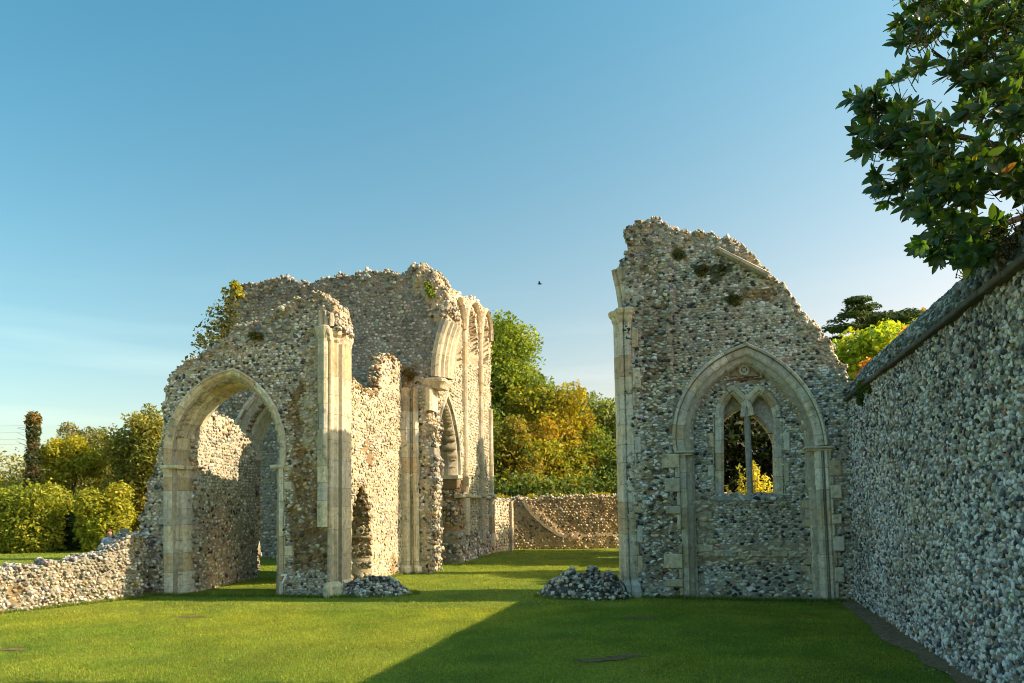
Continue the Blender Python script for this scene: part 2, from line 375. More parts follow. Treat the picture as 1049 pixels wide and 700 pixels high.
# ------------------------------------------------------------------ ashlar
ASH=pal(((.70,.62,.44),4),((.64,.58,.43),3),((.58,.46,.29),2.0),((.74,.69,.55),1.6),((.58,.55,.46),2))
ASH_W=pal(((.58,.49,.35),4),((.53,.45,.33),3),((.62,.55,.43),2),((.48,.37,.23),1))
def acol(p=ASH):
    c=p[0][RNG.choice(len(p[1]),p=p[1])]*(1+RNG.normal(scale=.07)); return np.clip(c,.03,.85)
def arc3(a,b,c,n=14):
    """samples of the circle through three (u,z) points, a to c"""
    ax,ay=a;bx,by=b;cx,cy=c
    d=2*(ax*(by-cy)+bx*(cy-ay)+cx*(ay-by))
    if abs(d)<1e-6: return [(ax+(cx-ax)*i/n, ay+(cy-ay)*i/n) for i in range(n+1)]
    ux=((ax*ax+ay*ay)*(by-cy)+(bx*bx+by*by)*(cy-ay)+(cx*cx+cy*cy)*(ay-by))/d
    uy=((ax*ax+ay*ay)*(cx-bx)+(bx*bx+by*by)*(ax-cx)+(cx*cx+cy*cy)*(bx-ax))/d
    r=math.hypot(ax-ux,ay-uy); t0=math.atan2(ay-uy,ax-ux); t1=math.atan2(by-uy,bx-ux); t2=math.atan2(cy-uy,cx-ux)
    def un(t,ref):
        while t-ref>math.pi: t-=2*math.pi
        while t-ref<-math.pi: t+=2*math.pi
        return t
    t1=un(t1,t0); t2=un(t2,t1)
    return [(ux+r*math.cos(t0+(t2-t0)*i/n), uy+r*math.sin(t0+(t2-t0)*i/n)) for i in range(n+1)]
def gothic(w,px5,n=14):
    s0,m0,ap,m1,s1=[w.uv(*p) for p in px5]
    return arc3(s0,m0,ap,n)+arc3(ap,m1,s1,n)[1:]
def sweep(acc, w, path, prof, blk=.3, palette=ASH, gap=.007, joff=.005, core=True, jit=.25, scale=None):
    """stone blocks of a moulded profile set end to end along a (u,z) path; profile = closed list of (a outward/left, d towards viewer)"""
    pts=np.array(path,float); seg=np.linalg.norm(np.diff(pts,axis=0),axis=1); s=np.concatenate([[0],np.cumsum(seg)]); Ltot=s[-1]
    tan=np.diff(pts,axis=0)/seg[:,None]
    def frame(t):
        i=int(np.searchsorted(s,t,side='right')-1); i=max(0,min(i,len(seg)-1))
        p=pts[i]+tan[i]*(t-s[i])
        d0,d1=t-s[i],s[i+1]-t
        T=tan[i]
        h=seg[i]*.5
        if d0<h and i>0: wt=.5+.5*d0/h; T=tan[i]*wt+tan[i-1]*(1-wt)
        elif d1<h and i<len(seg)-1: wt=.5+.5*d1/h; T=tan[i]*wt+tan[i+1]*(1-wt)
        l=np.linalg.norm(T); T=T/l
        nrm=np.array([-T[1],T[0]])/max(.75,l)
        return p,nrm
    prof=np.array(prof,float); m=len(prof)
    cuts=[0.]
    while cuts[-1]<Ltot-blk*.6: cuts.append(cuts[-1]+blk*(1+random.uniform(-jit,jit)))
    cuts[-1]=Ltot if len(cuts)>1 else cuts[-1]
    if len(cuts)==1: cuts.append(Ltot)
    vert=[s_ for s_ in s[1:-1]]
    def emit(t0,t1,pr,col,da):
        ts=[t0]+[x for x in vert if t0+.004<x<t1-.004]+[t1]
        R=[]
        for t in ts:
            p,nn=frame(t); a=pr[:,0][:,None]*nn+p
            R.append(w.P(a[:,0],a[:,1],pr[:,1]+da))
        V=np.concatenate(R); Fc=[]
        for r in range(len(ts)-1):
            for q in range(m):
                q2=(q+1)%m; Fc.append((r*m+q,r*m+q2,(r+1)*m+q2,(r+1)*m+q))
        Fc.append(tuple(range(m))); Fc.append(tuple((len(ts)-1)*m+q for q in range(m)))
        acc.add(V,Fc,col,0,False)
    for t0,t1 in zip(cuts[:-1],cuts[1:]):
        emit(t0+gap*.5,t1-gap*.5,prof,acol(palette),random.uniform(-joff,joff))
    if core:
        c=prof.mean(0); pin=prof+(c-prof)/np.maximum(np.linalg.norm(c-prof,axis=1),.01)[:,None]*.012
        emit(0.002,Ltot-.002,pin,(.26,.23,.17),0)
def block(acc,w,u0,u1,z0,z1,d0,d1,col=None,ch=.012,palette=ASH,tilt=0):
    """chamfered block, front at d1"""
    col=acol(palette) if col is None else col
    U=[u0,u0+ch,u1-ch,u1]; 
    ring0=[(u0,z0),(u1,z0),(u1,z1),(u0,z1)]; ring1=[(u0+ch,z0+ch),(u1-ch,z0+ch),(u1-ch,z1-ch),(u0+ch,z1-ch)]
    V=[w.P(a,b,d0) for a,b in ring0]+[w.P(a,b,d1-ch) for a,b in ring0]+[w.P(a,b,d1) for a,b in ring1]
    Fc=[(3,2,1,0)]+[(i,(i+1)%4,(i+1)%4+4,i+4) for i in range(4)]+[(i+4,(i+1)%4+4,(i+1)%4+8,i+8) for i in range(4)]+[(8,9,10,11)]
    acc.add(np.array(V),Fc,col,0,False)
def quoins(acc,w,path,a0,wmin,wmax,h=.24,d0=-.2,d1=.02,side=1,palette=ASH,miss=.15):
    """uneven blocks bonded beside a jamb; side=+1 to the left of upward travel"""
    (ua,za),(ub,zb)=path; z=za; k=0
    while z<zb-.08:
        hh=h*random.uniform(.65,1.3); hh=min(hh,zb-z); t=(z+hh/2-za)/(zb-za); u=ua+(ub-ua)*t
        wd=(wmax if k%2 else wmin)*random.uniform(.7,1.2)
        if random.random()>miss:
            x0,x1=(u-a0-wd,u-a0) if side>0 else (u+a0,u+a0+wd)
            block(acc,w,x0,x1,z+.006,z+hh-.006,d0,d1+random.uniform(-.008,.012),palette=palette,ch=.014)
        z+=hh; k+=1
def vstack(acc,w,uc,plan,rings,col=None,palette=ASH):
    """plan polygon (a to the left of uc, d) lofted through (z, grow)"""
    plan=np.array(plan,float); c=plan.mean(0); V=[]; m=len(plan)
    for z,g in rings:
        dv=plan-c; l=np.linalg.norm(dv,axis=1)[:,None]; q=plan+dv/l*g
        V.append(w.P(uc-q[:,0],np.full(m,z),q[:,1]))
    V=np.concatenate(V); Fc=[]
    for r in range(len(rings)-1):
        for q in range(m): q2=(q+1)%m; Fc.append((r*m+q,r*m+q2,(r+1)*m+q2,(r+1)*m+q))
    Fc.append(tuple(range(m))); Fc.append(tuple((len(rings)-1)*m+q for q in range(m)))
    acc.add(V,Fc,acol(palette) if col is None else col,0,False)
WM=[M_MORT,M_FLINT]

# ================================================================== GROUND
def ground_h(x,y):
    return .05*fbm(x,y,.22,1)+.012*fbm(x,y,1.4,2)
def build_ground():
    a=Acc()
    xs=np.concatenate([np.linspace(-900,-40,18)[:-1],np.linspace(-40,30,351),np.linspace(30,900,18)[1:]])
    ys=np.concatenate([np.linspace(-30,-2,8)[:-1],np.linspace(-2,50,260),np.linspace(50,1600,22)[1:]])
    X,Y=np.meshgrid(xs,ys,indexing='ij'); Z=ground_h(X,Y)*np.clip(1-(np.hypot(X,Y-15)-30)/20,0,1)-.03
    n=len(ys); idx=np.arange(X.size).reshape(X.shape)
    Fc=np.stack([idx[:-1,:-1],idx[1:,:-1],idx[1:,1:],idx[:-1,1:]],-1).reshape(-1,4)
    t=np.clip(.5+.9*fbm(X,Y,.55,3),0,1)[...,None]; t2=np.clip(.5+1.1*fbm(X,Y,2.6,4),0,1)[...,None]
    c=(1-t)*np.array([.13,.21,.028])+t*np.array([.28,.30,.036]); c=c*(.8+.4*t2)
    a.add(np.stack([X,Y,Z],-1).reshape(-1,3),Fc,c.reshape(-1,3),0,True)
    M=mat('lawn',.9,22,.55,1.0,90,.03,spec=.15,speck=(1.1,.72,(.13,.115,.035),.5))
    return tag(a.build('ground',M),kind='structure')
ground=build_ground()
BARE=[]   # bare soil spots (x,y,rx,ry)
for px,py,rx,ry in ((192,631,.36,.09),(8,663,.28,.10),(612,673,.30,.10),(640,670,.22,.10),(650,630,.28,.10)):
    g=gp(px,py); BARE.append((g[0],g[1],rx,ry))
def soil():
    a=Acc()
    for (x,y,rx,ry) in BARE:
        n=28; th=np.linspace(0,2*np.pi,n,endpoint=False); r=.8+.9*vn(th*1.3,th*0+x,1.5,2)+.5*vn(th*3,th*0+x,3,4)
        ring=np.stack([x+rx*r*np.cos(th),y+ry*r*np.sin(th)],-1)
        V=[[x,y,ground_h(x,y)-.018]]+[[p[0],p[1],ground_h(p[0],p[1])-.022] for p in ring]
        V=np.array([[float(q) for q in v] for v in V])
        a.add(V,[(0,1+i,1+(i+1)%n) for i in range(n)],(.20,.13,.065),0,True)
    return a
o=soil().build('soil_patch',mat('soil',.95,16,.45,.9,60,.02)); tag(o,kind='structure')

# ================================================================== RIGHT BOUNDARY WALL
q0=gp(885,620); q1=gp(1005,700)
wd=(q0-q1)[:2]; wd/=np.linalg.norm(wd)
WR=Wall(q0[:2],q1[:2])
Lr=11.6
bw=thing('boundary_wall','long grey flint wall with sloping cap running along the right side of the lawn','wall',(q0[0],q0[1],0))
a=Acc(); LEDGE=3.30
stR=[St(None,P_NEAR,.045,0,MO_NEAR,1.0,.014,1.12,1.45,.25,spin=.9)]
stRf=[St(None,P_NEAR,.10,0,MO_NEAR,1.0,.014,1.12,1.1,.25,spin=.9)]
build_wall(a,WR,[(-.9,-.1),(8.2,-.1),(8.2,LEDGE),(-.9,LEDGE)],thick=.55,cell=.06,styles=stR,uvmode=True,rag=.004,edges=False,seed=11)
build_wall(a,WR,[(8.2,-.1),(Lr,-.1),(Lr,LEDGE),(8.2,LEDGE)],thick=.55,cell=.08,styles=stRf,uvmode=True,rag=.004,edges=False,seed=12,T=T0)
a.build('wall_face',WM,bw)
# projecting ledge
a=Acc(); u=-.9
while u<Lr:
    l=random.uniform(.35,.6); block(a,WR,u+.003,min(u+l,Lr)-.003,LEDGE+.0,LEDGE+.055,-.56,.075+random.uniform(-.012,.012),col=np.array((.12,.11,.095))*random.uniform(.7,1.25),ch=.01); u+=l
a.build('ledge',M_ASH,bw)
# sloping flint cap
a=Acc()
nU,nS=int((Lr+.9)/.06),14
uu=np.linspace(-.9,Lr,nU); ss=np.linspace(0,1,nS)
UU,SS=np.meshgrid(uu,ss,indexing='ij')
capd=lambda s: .03-.59*s
capz=lambda s: LEDGE+.06+.57*np.sin(np.clip(s*1.15,0,1)*np.pi*.5)*1.0 - .42*np.clip(s-.75,0,1)*2.0*(s>.75)
VV=WR.P(UU,capz(SS)+.02*fbm(UU,SS,3,2),capd(SS)); idx=np.arange(UU.size).reshape(UU.shape)
a.add(VV.reshape(-1,3),np.stack([idx[:-1,:-1],idx[1:,:-1],idx[1:,1:],idx[:-1,1:]],-1).reshape(-1,4),(.13,.125,.09),0,True)
n=6200; U=RNG.uniform(-.9,Lr,n); S=RNG.uniform(0,1,n)**.8
C=WR.P(U,capz(S),capd(S)); e=.01
tz=(capz(S+e)-capz(S))/e; td=(capd(S+e)-capd(S))/e; N2=np.stack([-td*0+tz,-td],1)   # normal in (d,z) plane
N2/=np.linalg.norm(N2,axis=1)[:,None]
N3=N2[:,0:1]*WR.N3+N2[:,1:2]*np.array([0,0,1.]); N3=N3+RNG.normal(scale=.2,size=N3.shape); N3/=np.linalg.norm(N3,axis=1)[:,None]
U3=np.broadcast_to(WR.U3,(n,3)); U3=U3-(U3*N3).sum(1)[:,None]*N3; U3/=np.linalg.norm(U3,axis=1)[:,None]
sz=.036*RNG.uniform(.7,1.5,(n,1))*np.array([[1.1,.85,.9]])
P_CAP=pal(((.36,.36,.32),2.4),((.20,.21,.19),4),((.09,.095,.085),5),((.50,.49,.44),1.4),((.06,.08,.025),4))
put_stones(a,C,U3,N3,sz,P_CAP,T1,.8)
a.build('coping',WM,bw)

# soil strip beside the wall
a=Acc(); us=np.linspace(-.6,Lr,90)
V=[];nS2=9
for u_ in us:
    wdt=.27+.20*float(vn(u_,0.,1.3,3))+.12*float(vn(u_,0.,5,4))+.05*float(vn(u_,0.,14,5))
    for j in range(nS2):
        d=-.02+wdt*j/(nS2-1); p=WR.P(u_,0,d); V.append([p[0],p[1],float(ground_h(p[0],p[1]))-.018+.025*(1-j/(nS2-1))+.008*float(vn(u_,d,9,2))])
Fc=np.array([(i*nS2+j,(i+1)*nS2+j,(i+1)*nS2+j+1,i*nS2+j+1) for i in range(len(us)-1) for j in range(nS2-1)])
a.add(np.array(V),Fc,(.24,.17,.10),0,True)
n=260;U=RNG.uniform(-.6,Lr,n);D=RNG.uniform(0,.34,n)**1.0
C=WR.P(U,0,D); C[:,2]=ground_h(C[:,0],C[:,1])-.012
r=RNG.uniform(.004,.012,(n,1))
put_stones(a,C,np.tile([1.,0,0],(n,1)),np.tile([0,0,1.],(n,1)),r*np.array([[1,.9,.6]]),P_NEAR,T0,1)
o=a.build('soil_strip',[bpy.data.materials['soil'],M_FLINT]); tag(o,kind='structure')

# ================================================================== RIGHT RUIN
R=Wall(gp(650,608.5),gp(870,613.5))
g=gp(760,611); rr=thing('ruined_building','tall ragged flint gable of a ruin with two-light pointed window under a blind arch','ruin',(g[0],g[1],0))
RARCH=[(710,462),(723,401),(763.6,372),(808,406),(827,458)]
inner=gothic(R,RARCH)
ju0=R.uv(715,612); ju1=R.uv(834.5,613)
infill_uv=[(ju0[0]-.02,-.2)]+[(p[0],p[1]) for p in inner]+[(ju1[0]+.02,-.2)]
out_px=[(646,640),(645,500),(643,345),(640,318),(637,285),(633,274),(641,264),(646,252),(641,243),(643,232),(657,224.5),(668,225),(682,229),(700,236),(722,239),(742,243),(757,249),(769,260),(784,279),(800,292),(815,309),(835,333),(849,351),(858,367),(868,391),(880,398),(890,404),(893,640)]
hole_win=[(736,509),(736,428),(740,414),(750,403),(757,408),(764,415),(771,408),(778,402),(788,411),(795,424),(797,428),(797,509)]
def uv_poly_to(w,L): return w.uvs(L)
class UVst(St): pass
st=[St(None,P_GREY,.050,0,MO_GREY,1,.012,1.3,1.15,.9,spin=.16),
    St([(640,215),(688,215),(689,400),(690,500),(693,640),(640,640)],P_GREY,.059,.07,MO_GREY,1,.03,1.3,1.1,.45,edge=.02),
    St([(655,250),(672,260),(684,330),(686,480),(690,600),(664,600),(660,450),(658,330)],P_GREY,.060,.045,(.33,.27,.18),.95,.05,1.6,1.3,.5),
    St([(640,222),(770,215),(800,285),(870,380),(862,392),(790,300),(750,264),(700,252),(650,262)],P_TOP,.06,.0,MO_WARM,1,.04,1.2,1.4,.2),
    St([(690,256),(704,256),(704,268),(690,268)],P_MOSS,.06,0.01,(.11,.12,.06),.7,.03,edge=.16),
    St([(711,272),(745,270),(746,284),(722,290)],P_MOSS,.06,0.01,(.11,.12,.06),.6,.03,edge=.16),
    St([(744,302),(760,303),(760,313),(744,312)],P_MOSS,.06,0.01,(.11,.12,.06),.6,.03,edge=.16),
    St([(760,294),(797,296),(790,308),(762,306)],P_BROWN,.07,0.0,MO_BROWN,.9,.03),
    ]
sI=St(None,P_GREY,.050,-.20,MO_GREY,1,.012,1.35,1.15,.85,edge=.004,spin=.18); 
build_poly=[tuple(p) for p in infill_uv]
# the infill style uses uv coordinates directly: convert all px polys beforehand
for s_ in st:
    if s_.poly is not None: s_.poly=R.uvs(s_.poly)
st.append(bare(ring_poly(inner,.315)))
st.append(bare(strip(ju0[0]-.235,ju0[0]+.02,-.2,inner[0][1]))); st.append(bare(strip(inner[-1][0]-.02,ju1[0]+.33,-.2,inner[-1][1])))
sI.poly=build_poly; st.append(sI)
RI=R.off(-.2)
tl=gothic(RI,[(741.3,428),(743.6,414),(750.5,405),(758.6,413),(764,427)],8)
tr_=gothic(RI,[(767.4,427),(770.8,412.5),(778,404.5),(787.6,413.5),(791.8,428)],8)
def pxp(L): return R.uvs(L)
st.append(St(pxp([(716,560),(832,556),(832,574),(716,578)]),P_WARM,.085,-.19,(.36,.29,.19),.9,.03,1.8,1,.5))
st.append(St(pxp([(716,590),(760,594),(830,588),(830,612),(716,612)]),P_GREY,.07,-.19,MO_GREY,.95,.03,1.4,1,.5))
st.append(St(pxp([(714,510),(728,508),(730,558),(716,562)]),P_WARM,.10,-.19,(.40,.33,.22),.9,.03,1.6,1,.5))
st.append(St(pxp([(745,506),(800,508),(806,514),(740,514)]),P_GREY,.08,-.17,MO_GREY,1,.03,1.6,1,.5))
for q_ in (tl,tr_): st.append(bare(ring_poly(q_,.14),-.24))
bl=RI.uv(741.5,507); brr=RI.uv(792.5,507)
st.append(bare(strip(bl[0]-.16,bl[0]+.02,bl[1],tl[0][1]),-.24)); st.append(bare(strip(brr[0]-.02,brr[0]+.16,brr[1],tl[0][1]),-.24))
a=Acc()
build_wall(a,R,pxp(out_px),[[(bl[0]-.05,bl[1]-.02),(bl[0]-.05,tl[0][1])]+ring_poly(tl,.05)[len(tl):][::-1]+ring_poly(tr_,.05)[len(tr_):][::-1]+[(brr[0]+.05,tl[0][1]),(brr[0]+.05,brr[1]-.02)]],thick=.8,cell=.045,styles=st,uvmode=True,rag=.035,seed=3,edge_sp=.068)
fw_=a.build('gable_wall',WM,rr)
# great blind arch
prof_big=[(0,-.34),(0,-.13),(.035,-.075),(.10,-.07),(.125,-.035),(.135,.01),(.165,.03),(.26,.03),(.275,.075),(.305,.085),(.33,.05),(.33,-.2),(.2,-.34)]
a=Acc(); sweep(a,R,inner,prof_big,.26); a.build('blind_arch',M_ASH,fw_)
jp=[(0,-.34),(0,-.13),(.045,-.08),(.11,-.075),(.125,-.01),(.14,.03),(.235,.035),(.25,-.01),(.25,-.3)]
L0=[(ju0[0],-.08),inner[0]]; 
a=Acc(); sweep(a,R,L0,jp,.3); quoins(a,R,((ju0[0],0),inner[0]),.24,.07,.27,.22,-.15,.105,1,miss=.03,palette=pal(((.62,.53,.35),2),((.56,.50,.38),2),((.52,.42,.26),1))); a.build('jamb',M_ASH,fw_)
mj=[(-x,d) for x,d in jp]
a=Acc(); sweep(a,R,[(ju1[0],-.08),inner[-1]],[(0,-.34),(0,-.10),(-.04,-.05),(-.11,-.035),(-.13,.01),(-.17,.045),(-.21,.04),(-.225,-.01),(-.25,-.01),(-.265,.04),(-.30,.05),(-.34,.02),(-.34,-.3)],.3); quoins(a,R,((ju1[0],0),inner[-1]),.33,.05,.20,.22,-.15,.045,-1,miss=.1); a.build('jamb',M_ASH,fw_)
def impost(acc,w,u0,u1,z,h=.085,d=.09,back=-.3):
    block(acc,w,u0+.03,u1-.03,z-h*.9,z-h*.45,back,d-.045); block(acc,w,u0,u1,z-h*.44,z,back,d,ch=.02)
a=Acc(); z=inner[0][1]; impost(a,R,inner[0][0]-.29,inner[0][0]+.03,z); a.build('impost',M_ASH,fw_)
a=Acc(); z=inner[-1][1]; impost(a,R,inner[-1][0]-.05,inner[-1][0]+.42,z); a.build('impost',M_ASH,fw_)
# window
wn_=thing('window','','',(0,0,0)); bpy.data.objects.remove(wn_)
RI=R.off(-.2)
a=Acc()
tl=gothic(RI,[(741.3,428),(743.6,414),(750.5,405),(758.6,413),(764,427)],8)
tr_=gothic(RI,[(767.4,427),(770.8,412.5),(778,404.5),(787.6,413.5),(791.8,428)],8)
tp=[(0,-.26),(0,-.08),(.03,-.03),(.06,-.025),(.07,.02),(.115,.03),(.145,.0),(.145,-.2)]
sweep(a,RI,tl,tp,.22); sweep(a,RI,tr_,[(x,d+.004) for x,d in tp],.22)
win=a.build('window_head',M_ASH,rr)
a=Acc()
jb=[(0,-.26),(0,-.06),(.05,-.005),(.14,0.0),(.155,.02),(.165,-.2)]
bl=RI.uv(741.5,507); brr=RI.uv(792.5,507)
sweep(a,RI,[(bl[0],bl[1]),tl[0]],jb,.27); quoins(a,RI,(bl,tl[0]),.168,.02,.10,.27,-.15,.015,1)
a.build('window_jamb',M_ASH,win)
a=Acc(); sweep(a,RI,[(brr[0],brr[1]),tr_[-1]],[(-x,d) for x,d in jb],.27); quoins(a,RI,(brr,tr_[-1]),.168,.02,.12,.27,-.15,.015,-1); a.build('window_jamb',M_ASH,win)
a=Acc(); mb=RI.uv(768.6,507); mt=RI.uv(765.3,427)
oc=[(.058*math.cos(t),-.10+.085*math.sin(t)) for t in [math.pi*(k+.5)/4 for k in range(8)]]
sweep(a,RI,[mb,mt],oc,.55,pal(((.33,.33,.31),1),((.38,.37,.33),1)))
block(a,RI,mt[0]-.035,mt[0]+.035,mt[1]-.03,mt[1]+.12,-.2,-.04); a.build('mullion',M_ASH,win)
a=Acc(); s0=RI.uv(731,508); s1=RI.uv(803,508); u_=s0[0]
while u_<s1[0]: 
    l=random.uniform(.3,.5); block(a,RI,u_,min(u_+l,s1[0])-.006,s0[1]-.10,s0[1]+.0,-.55,.05,palette=pal(((.36,.36,.34),1))); u_+=l
a.build('sill',M_ASH,win)
a=Acc(); b0=RI.uv(741,445.5); b1=RI.uv(793,445.5); block(a,RI,b0[0],b1[0],b0[1]-.008,b0[1]+.008,-.13,-.114,ch=.002); a.build('iron_bar',M_IRON,win)
# squared repair stones in the blocked arch
a=Acc(); PB=pal(((.60,.51,.34),3),((.50,.42,.28),2),((.56,.52,.42),1))
def patch(px0,px1,py0,py1,fill=.85):
    a=Acc()
    (u0_,z1_),(u1_,z0_)=RI.uv(px0,py0),RI.uv(px1,py1); z=z0_
    block(a,RI,u0_-.04,u1_+.05,z0_-.01,max(z1_,z0_+.12)+.02,-.08,.008,col=np.array((.40,.34,.24)))
    while z<z1_-.05:
        h=random.uniform(.10,.2); u=u0_+random.uniform(-.06,.04)
        while u<u1_-.06:
            l=random.uniform(.14,.38)
            if random.random()<fill: block(a,RI,u,min(u+l,u1_+.08)-.012,z,z+h-.014,-.1,.03+random.uniform(-.01,.02),palette=PB,ch=.02)
            u+=l
        z+=h
    a.build('repair_stones',M_ASH,fw_)
patch(715,727,512,566); patch(719,830,567,571,.6); patch(822,831,512,540); patch(820,834,560,604,.6); patch(745,800,562,566,.5)
# small carved panel over the lights
a=Acc(); c0=RI.uv(748,386); c1=RI.uv(777,386); ct=RI.uv(762.5,375.5)
V=[RI.P(x,z,d) for d in (-.05,.04) for x,z in ((c0[0],c0[1]),(c1[0],c1[1]),(ct[0]+.13,ct[1]),(ct[0]-.13,ct[1]))]
a.add(np.array(V),[(3,2,1,0),(4,5,6,7),(0,1,5,4),(1,2,6,5),(2,3,7,6),(3,0,4,7)],(.36,.27,.17))
cc=((c0[0]+c1[0])/2,(c0[1]+ct[1])/2+.01)
ringp=[(cc[0]+.075*math.sin(t),cc[1]+.075*math.cos(t)) for t in np.linspace(0,2*math.pi,15)]
sweep(a,RI,ringp,[(-.02,.0),(-.02,.06),(.0,.075),(.02,.06),(.02,.0)],.12,core=False,gap=0)
block(a,RI,cc[0]-.03,cc[0]+.03,cc[1]-.03,cc[1]+.03,.0,.07,col=np.array((.6,.6,.58)),ch=.02)  # pale block paints the white light in the round opening
a.build('carved_panel',M_ASH,fw_)
a=Acc(); t0=RI.uv(745,389.5); t1=RI.uv(779,389.5); u_=t0[0]
while u_<t1[0]: block(a,RI,u_,u_+.058,t0[1]-.028,t0[1]+.004,-.04,.03+random.uniform(-.006,.006),col=np.array((.30,.12,.06))*random.uniform(.6,1.2),ch=.004); u_+=.062
a.build('tile_course',M_ASH,fw_)
# rear arch with limewashed filling
RB=R.off(-.58)
ra=gothic(RB,[(728,500),(736,437),(758,419),(781,436),(795,482)],10)
a=Acc(); 
sweep(a,RB,ra,[(0,-.2),(0,0),(.02,.03),(.06,.03),(.07,-.2)],.28,ASH_W)
a.build('rear_arch',M_ASH,win)
a=Acc(); fill=pxp([]) if False else RB.uvs([(724,392),(812,392),(812,530),(724,530)])
build_wall(a,RB,fill,[[(ra[0][0],RB.uv(760,540)[1])]+ra+[(ra[-1][0],RB.uv(760,540)[1])]],thick=.12,cell=.03,styles=[St(None,cover=0,mort=(.82,.83,.82),rough=.008)],uvmode=True,rag=0,edges=False,zmin=1.0)
a.build('limewashed_infill',WM,win)
# roof drip moulding on the gable
a=Acc(); d0=R.uv(732,258.5); d1=R.uv(786,286)
sweep(a,R,[d0,d1],[(0,-.05),(0,.08),(.03,.13),(.08,.12),(.11,.04),(.11,-.05)],.5,ASH_W); a.build('roof_moulding',M_ASH,fw_)
# angle pier on the left end
PL=[(-.03,-.1),(-.03,.075),(.03,.10),(.09,.09),(.105,.05),(.125,.09),(.165,.105),(.20,.08),(.215,.02),(.225,-.05),(.28,-.07),(.325,-.13),(.335,-.22),(.30,-.31),(.24,-.34),(.225,-.72),(-.03,-.72)]
pb=R.uv(652.5,608); pt_=R.uv(645,330); pct=R.uv(645,317)
a=Acc(); sweep(a,R,[(pb[0],-.1),pt_],PL,.36); quoins(a,R,((pb[0]-.0,0.15),pt_),.035,.03,.13,.3,-.15,.085,-1,miss=.3)
pier=a.build('angle_pier',M_ASH,rr)
a=Acc(); vstack(a,R,pt_[0],PL,[(pt_[1],.0),(pt_[1]+.05,.03),(pt_[1]+.11,.035),(pt_[1]+.15,.08),(pt_[1]+.21,.10),(pt_[1]+.235,.085)])
a.build('capital',M_ASH,pier)
a=Acc(); vstack(a,R,pb[0],PL,[(-.1,.10),(.06,.10),(.12,.075),(.17,.07),(.24,.01),(.26,.0)]); a.build('pier_base',M_ASH,pier)
a=Acc(); sweep(a,R,[R.uv(645,317),R.uv(642,297),R.uv(637,274)],[(-.02,-.6),(-.02,.03),(.04,.06),(.09,.05),(.11,.0),(.15,.03),(.20,.0),(.21,-.12),(.21,-.6)],.5); a.build('springer',M_ASH,pier)
# hidden return wall behind the gable (casts the thin shadow across the lawn)
WH=Wall((2.85,18.1),(4.35,17.7)); a=Acc()
build_wall(a,WH,[(.7,-.1),(.75,5.2),(.95,7.0),(1.2,7.6),(1.6,7.3),(1.9,6.6),(2.0,-.1)],[[(1.05,-.1),(1.05,1.6),(1.4,2.2),(1.8,1.6),(1.8,-.1)]],thick=.45,cell=.09,styles=[St(None,P_DARK,.12,mort=MO_DARK)],uvmode=True,T=T0,edge_sp=.12,seed=5)
a.build('return_wall',WM,rr)

# ================================================================== LEFT RUIN
LW=Wall(gp(165,608),gp(300,609.5))
g=gp(250,609); lr=thing('ruined_church','roofless flint church ruin with an open pointed archway and a sunlit side wall','ruin',(g[0],g[1],0))
ap=[(181,478),(190,429),(239,391.5),(270,420),(279.5,478)]
ain=gothic(LW,ap)
jl=LW.uv(182,608); jr=LW.uv(279.5,609)
hole=[(jl[0]-.07,-.3)]+ring_poly(ain,.07)[len(ain):][::-1]+[(jr[0]+.07,-.3)]
out=LW.uvs([(126,640),(129,575),(136,546),(144,542),(148,520),(152,494),(162,476),(167,440),(169,405),(176,382),(190,373),(207,362),(222,353),(240,337),(256,330),(268,329),(281,318),(298,309),(312,305),(322,301),(331,306),(340,312),(345,322),(346,337),(337,338),(337,640)])
LP=LW.uvs
st=[St(None,P_GREY,.052,0,MO_GREY,1,.018,1.25,1.2,.7,spin=.25),
    St(LP([(120,560),(150,540),(165,490),(166,612),(120,640)]),P_GREY,.065,.0,MO_GREY,1,.06,1.3,1.3,.2),
    St(LP([(294,410),(318,380),(326,470),(334,540),(338,560),(338,588),(296,585),(296,520),(303,470)]),P_BROWN,.068,-.05,MO_BROWN,.95,.06,1.3,1.4,.2,edge=.08),
    St(LP([(312,340),(330,345),(326,390),(330,470),(316,480),(308,420)]),P_WARM,.07,-.04,MO_WARM,.95,.07,1.2,1.4,.2),
    St(LP([(175,370),(260,322),(322,298),(345,312),(345,325),(320,312),(262,340),(190,385)]),P_TOP,.065,0,MO_WARM,1,.05,1.2,1.4,.2),
    St(LP([(230,335),(262,330),(300,325),(300,350),(240,352)]),P_DARK,.085,0,MO_DARK,1,.03,1.3,1,.4)]
for s_ in st[1:]: pass
st.append(bare(LP([(325,336),(360,336),(360,640),(337,640),(337,545),(326,540)]))); st.append(bare(ring_poly(ain,.24))); st.append(bare(strip(jl[0]-.27,jl[0]+.02,-.2,ain[0][1]))); st.append(bare(strip(jr[0]-.02,jr[0]+.22,-.2,ain[-1][1])))
a=Acc(); build_wall(a,LW,out,[hole],thick=.72,cell=.045,styles=st,uvmode=True,rag=.045,seed=21,edge_sp=.068)
fwall=a.build('front_wall',WM,lr)
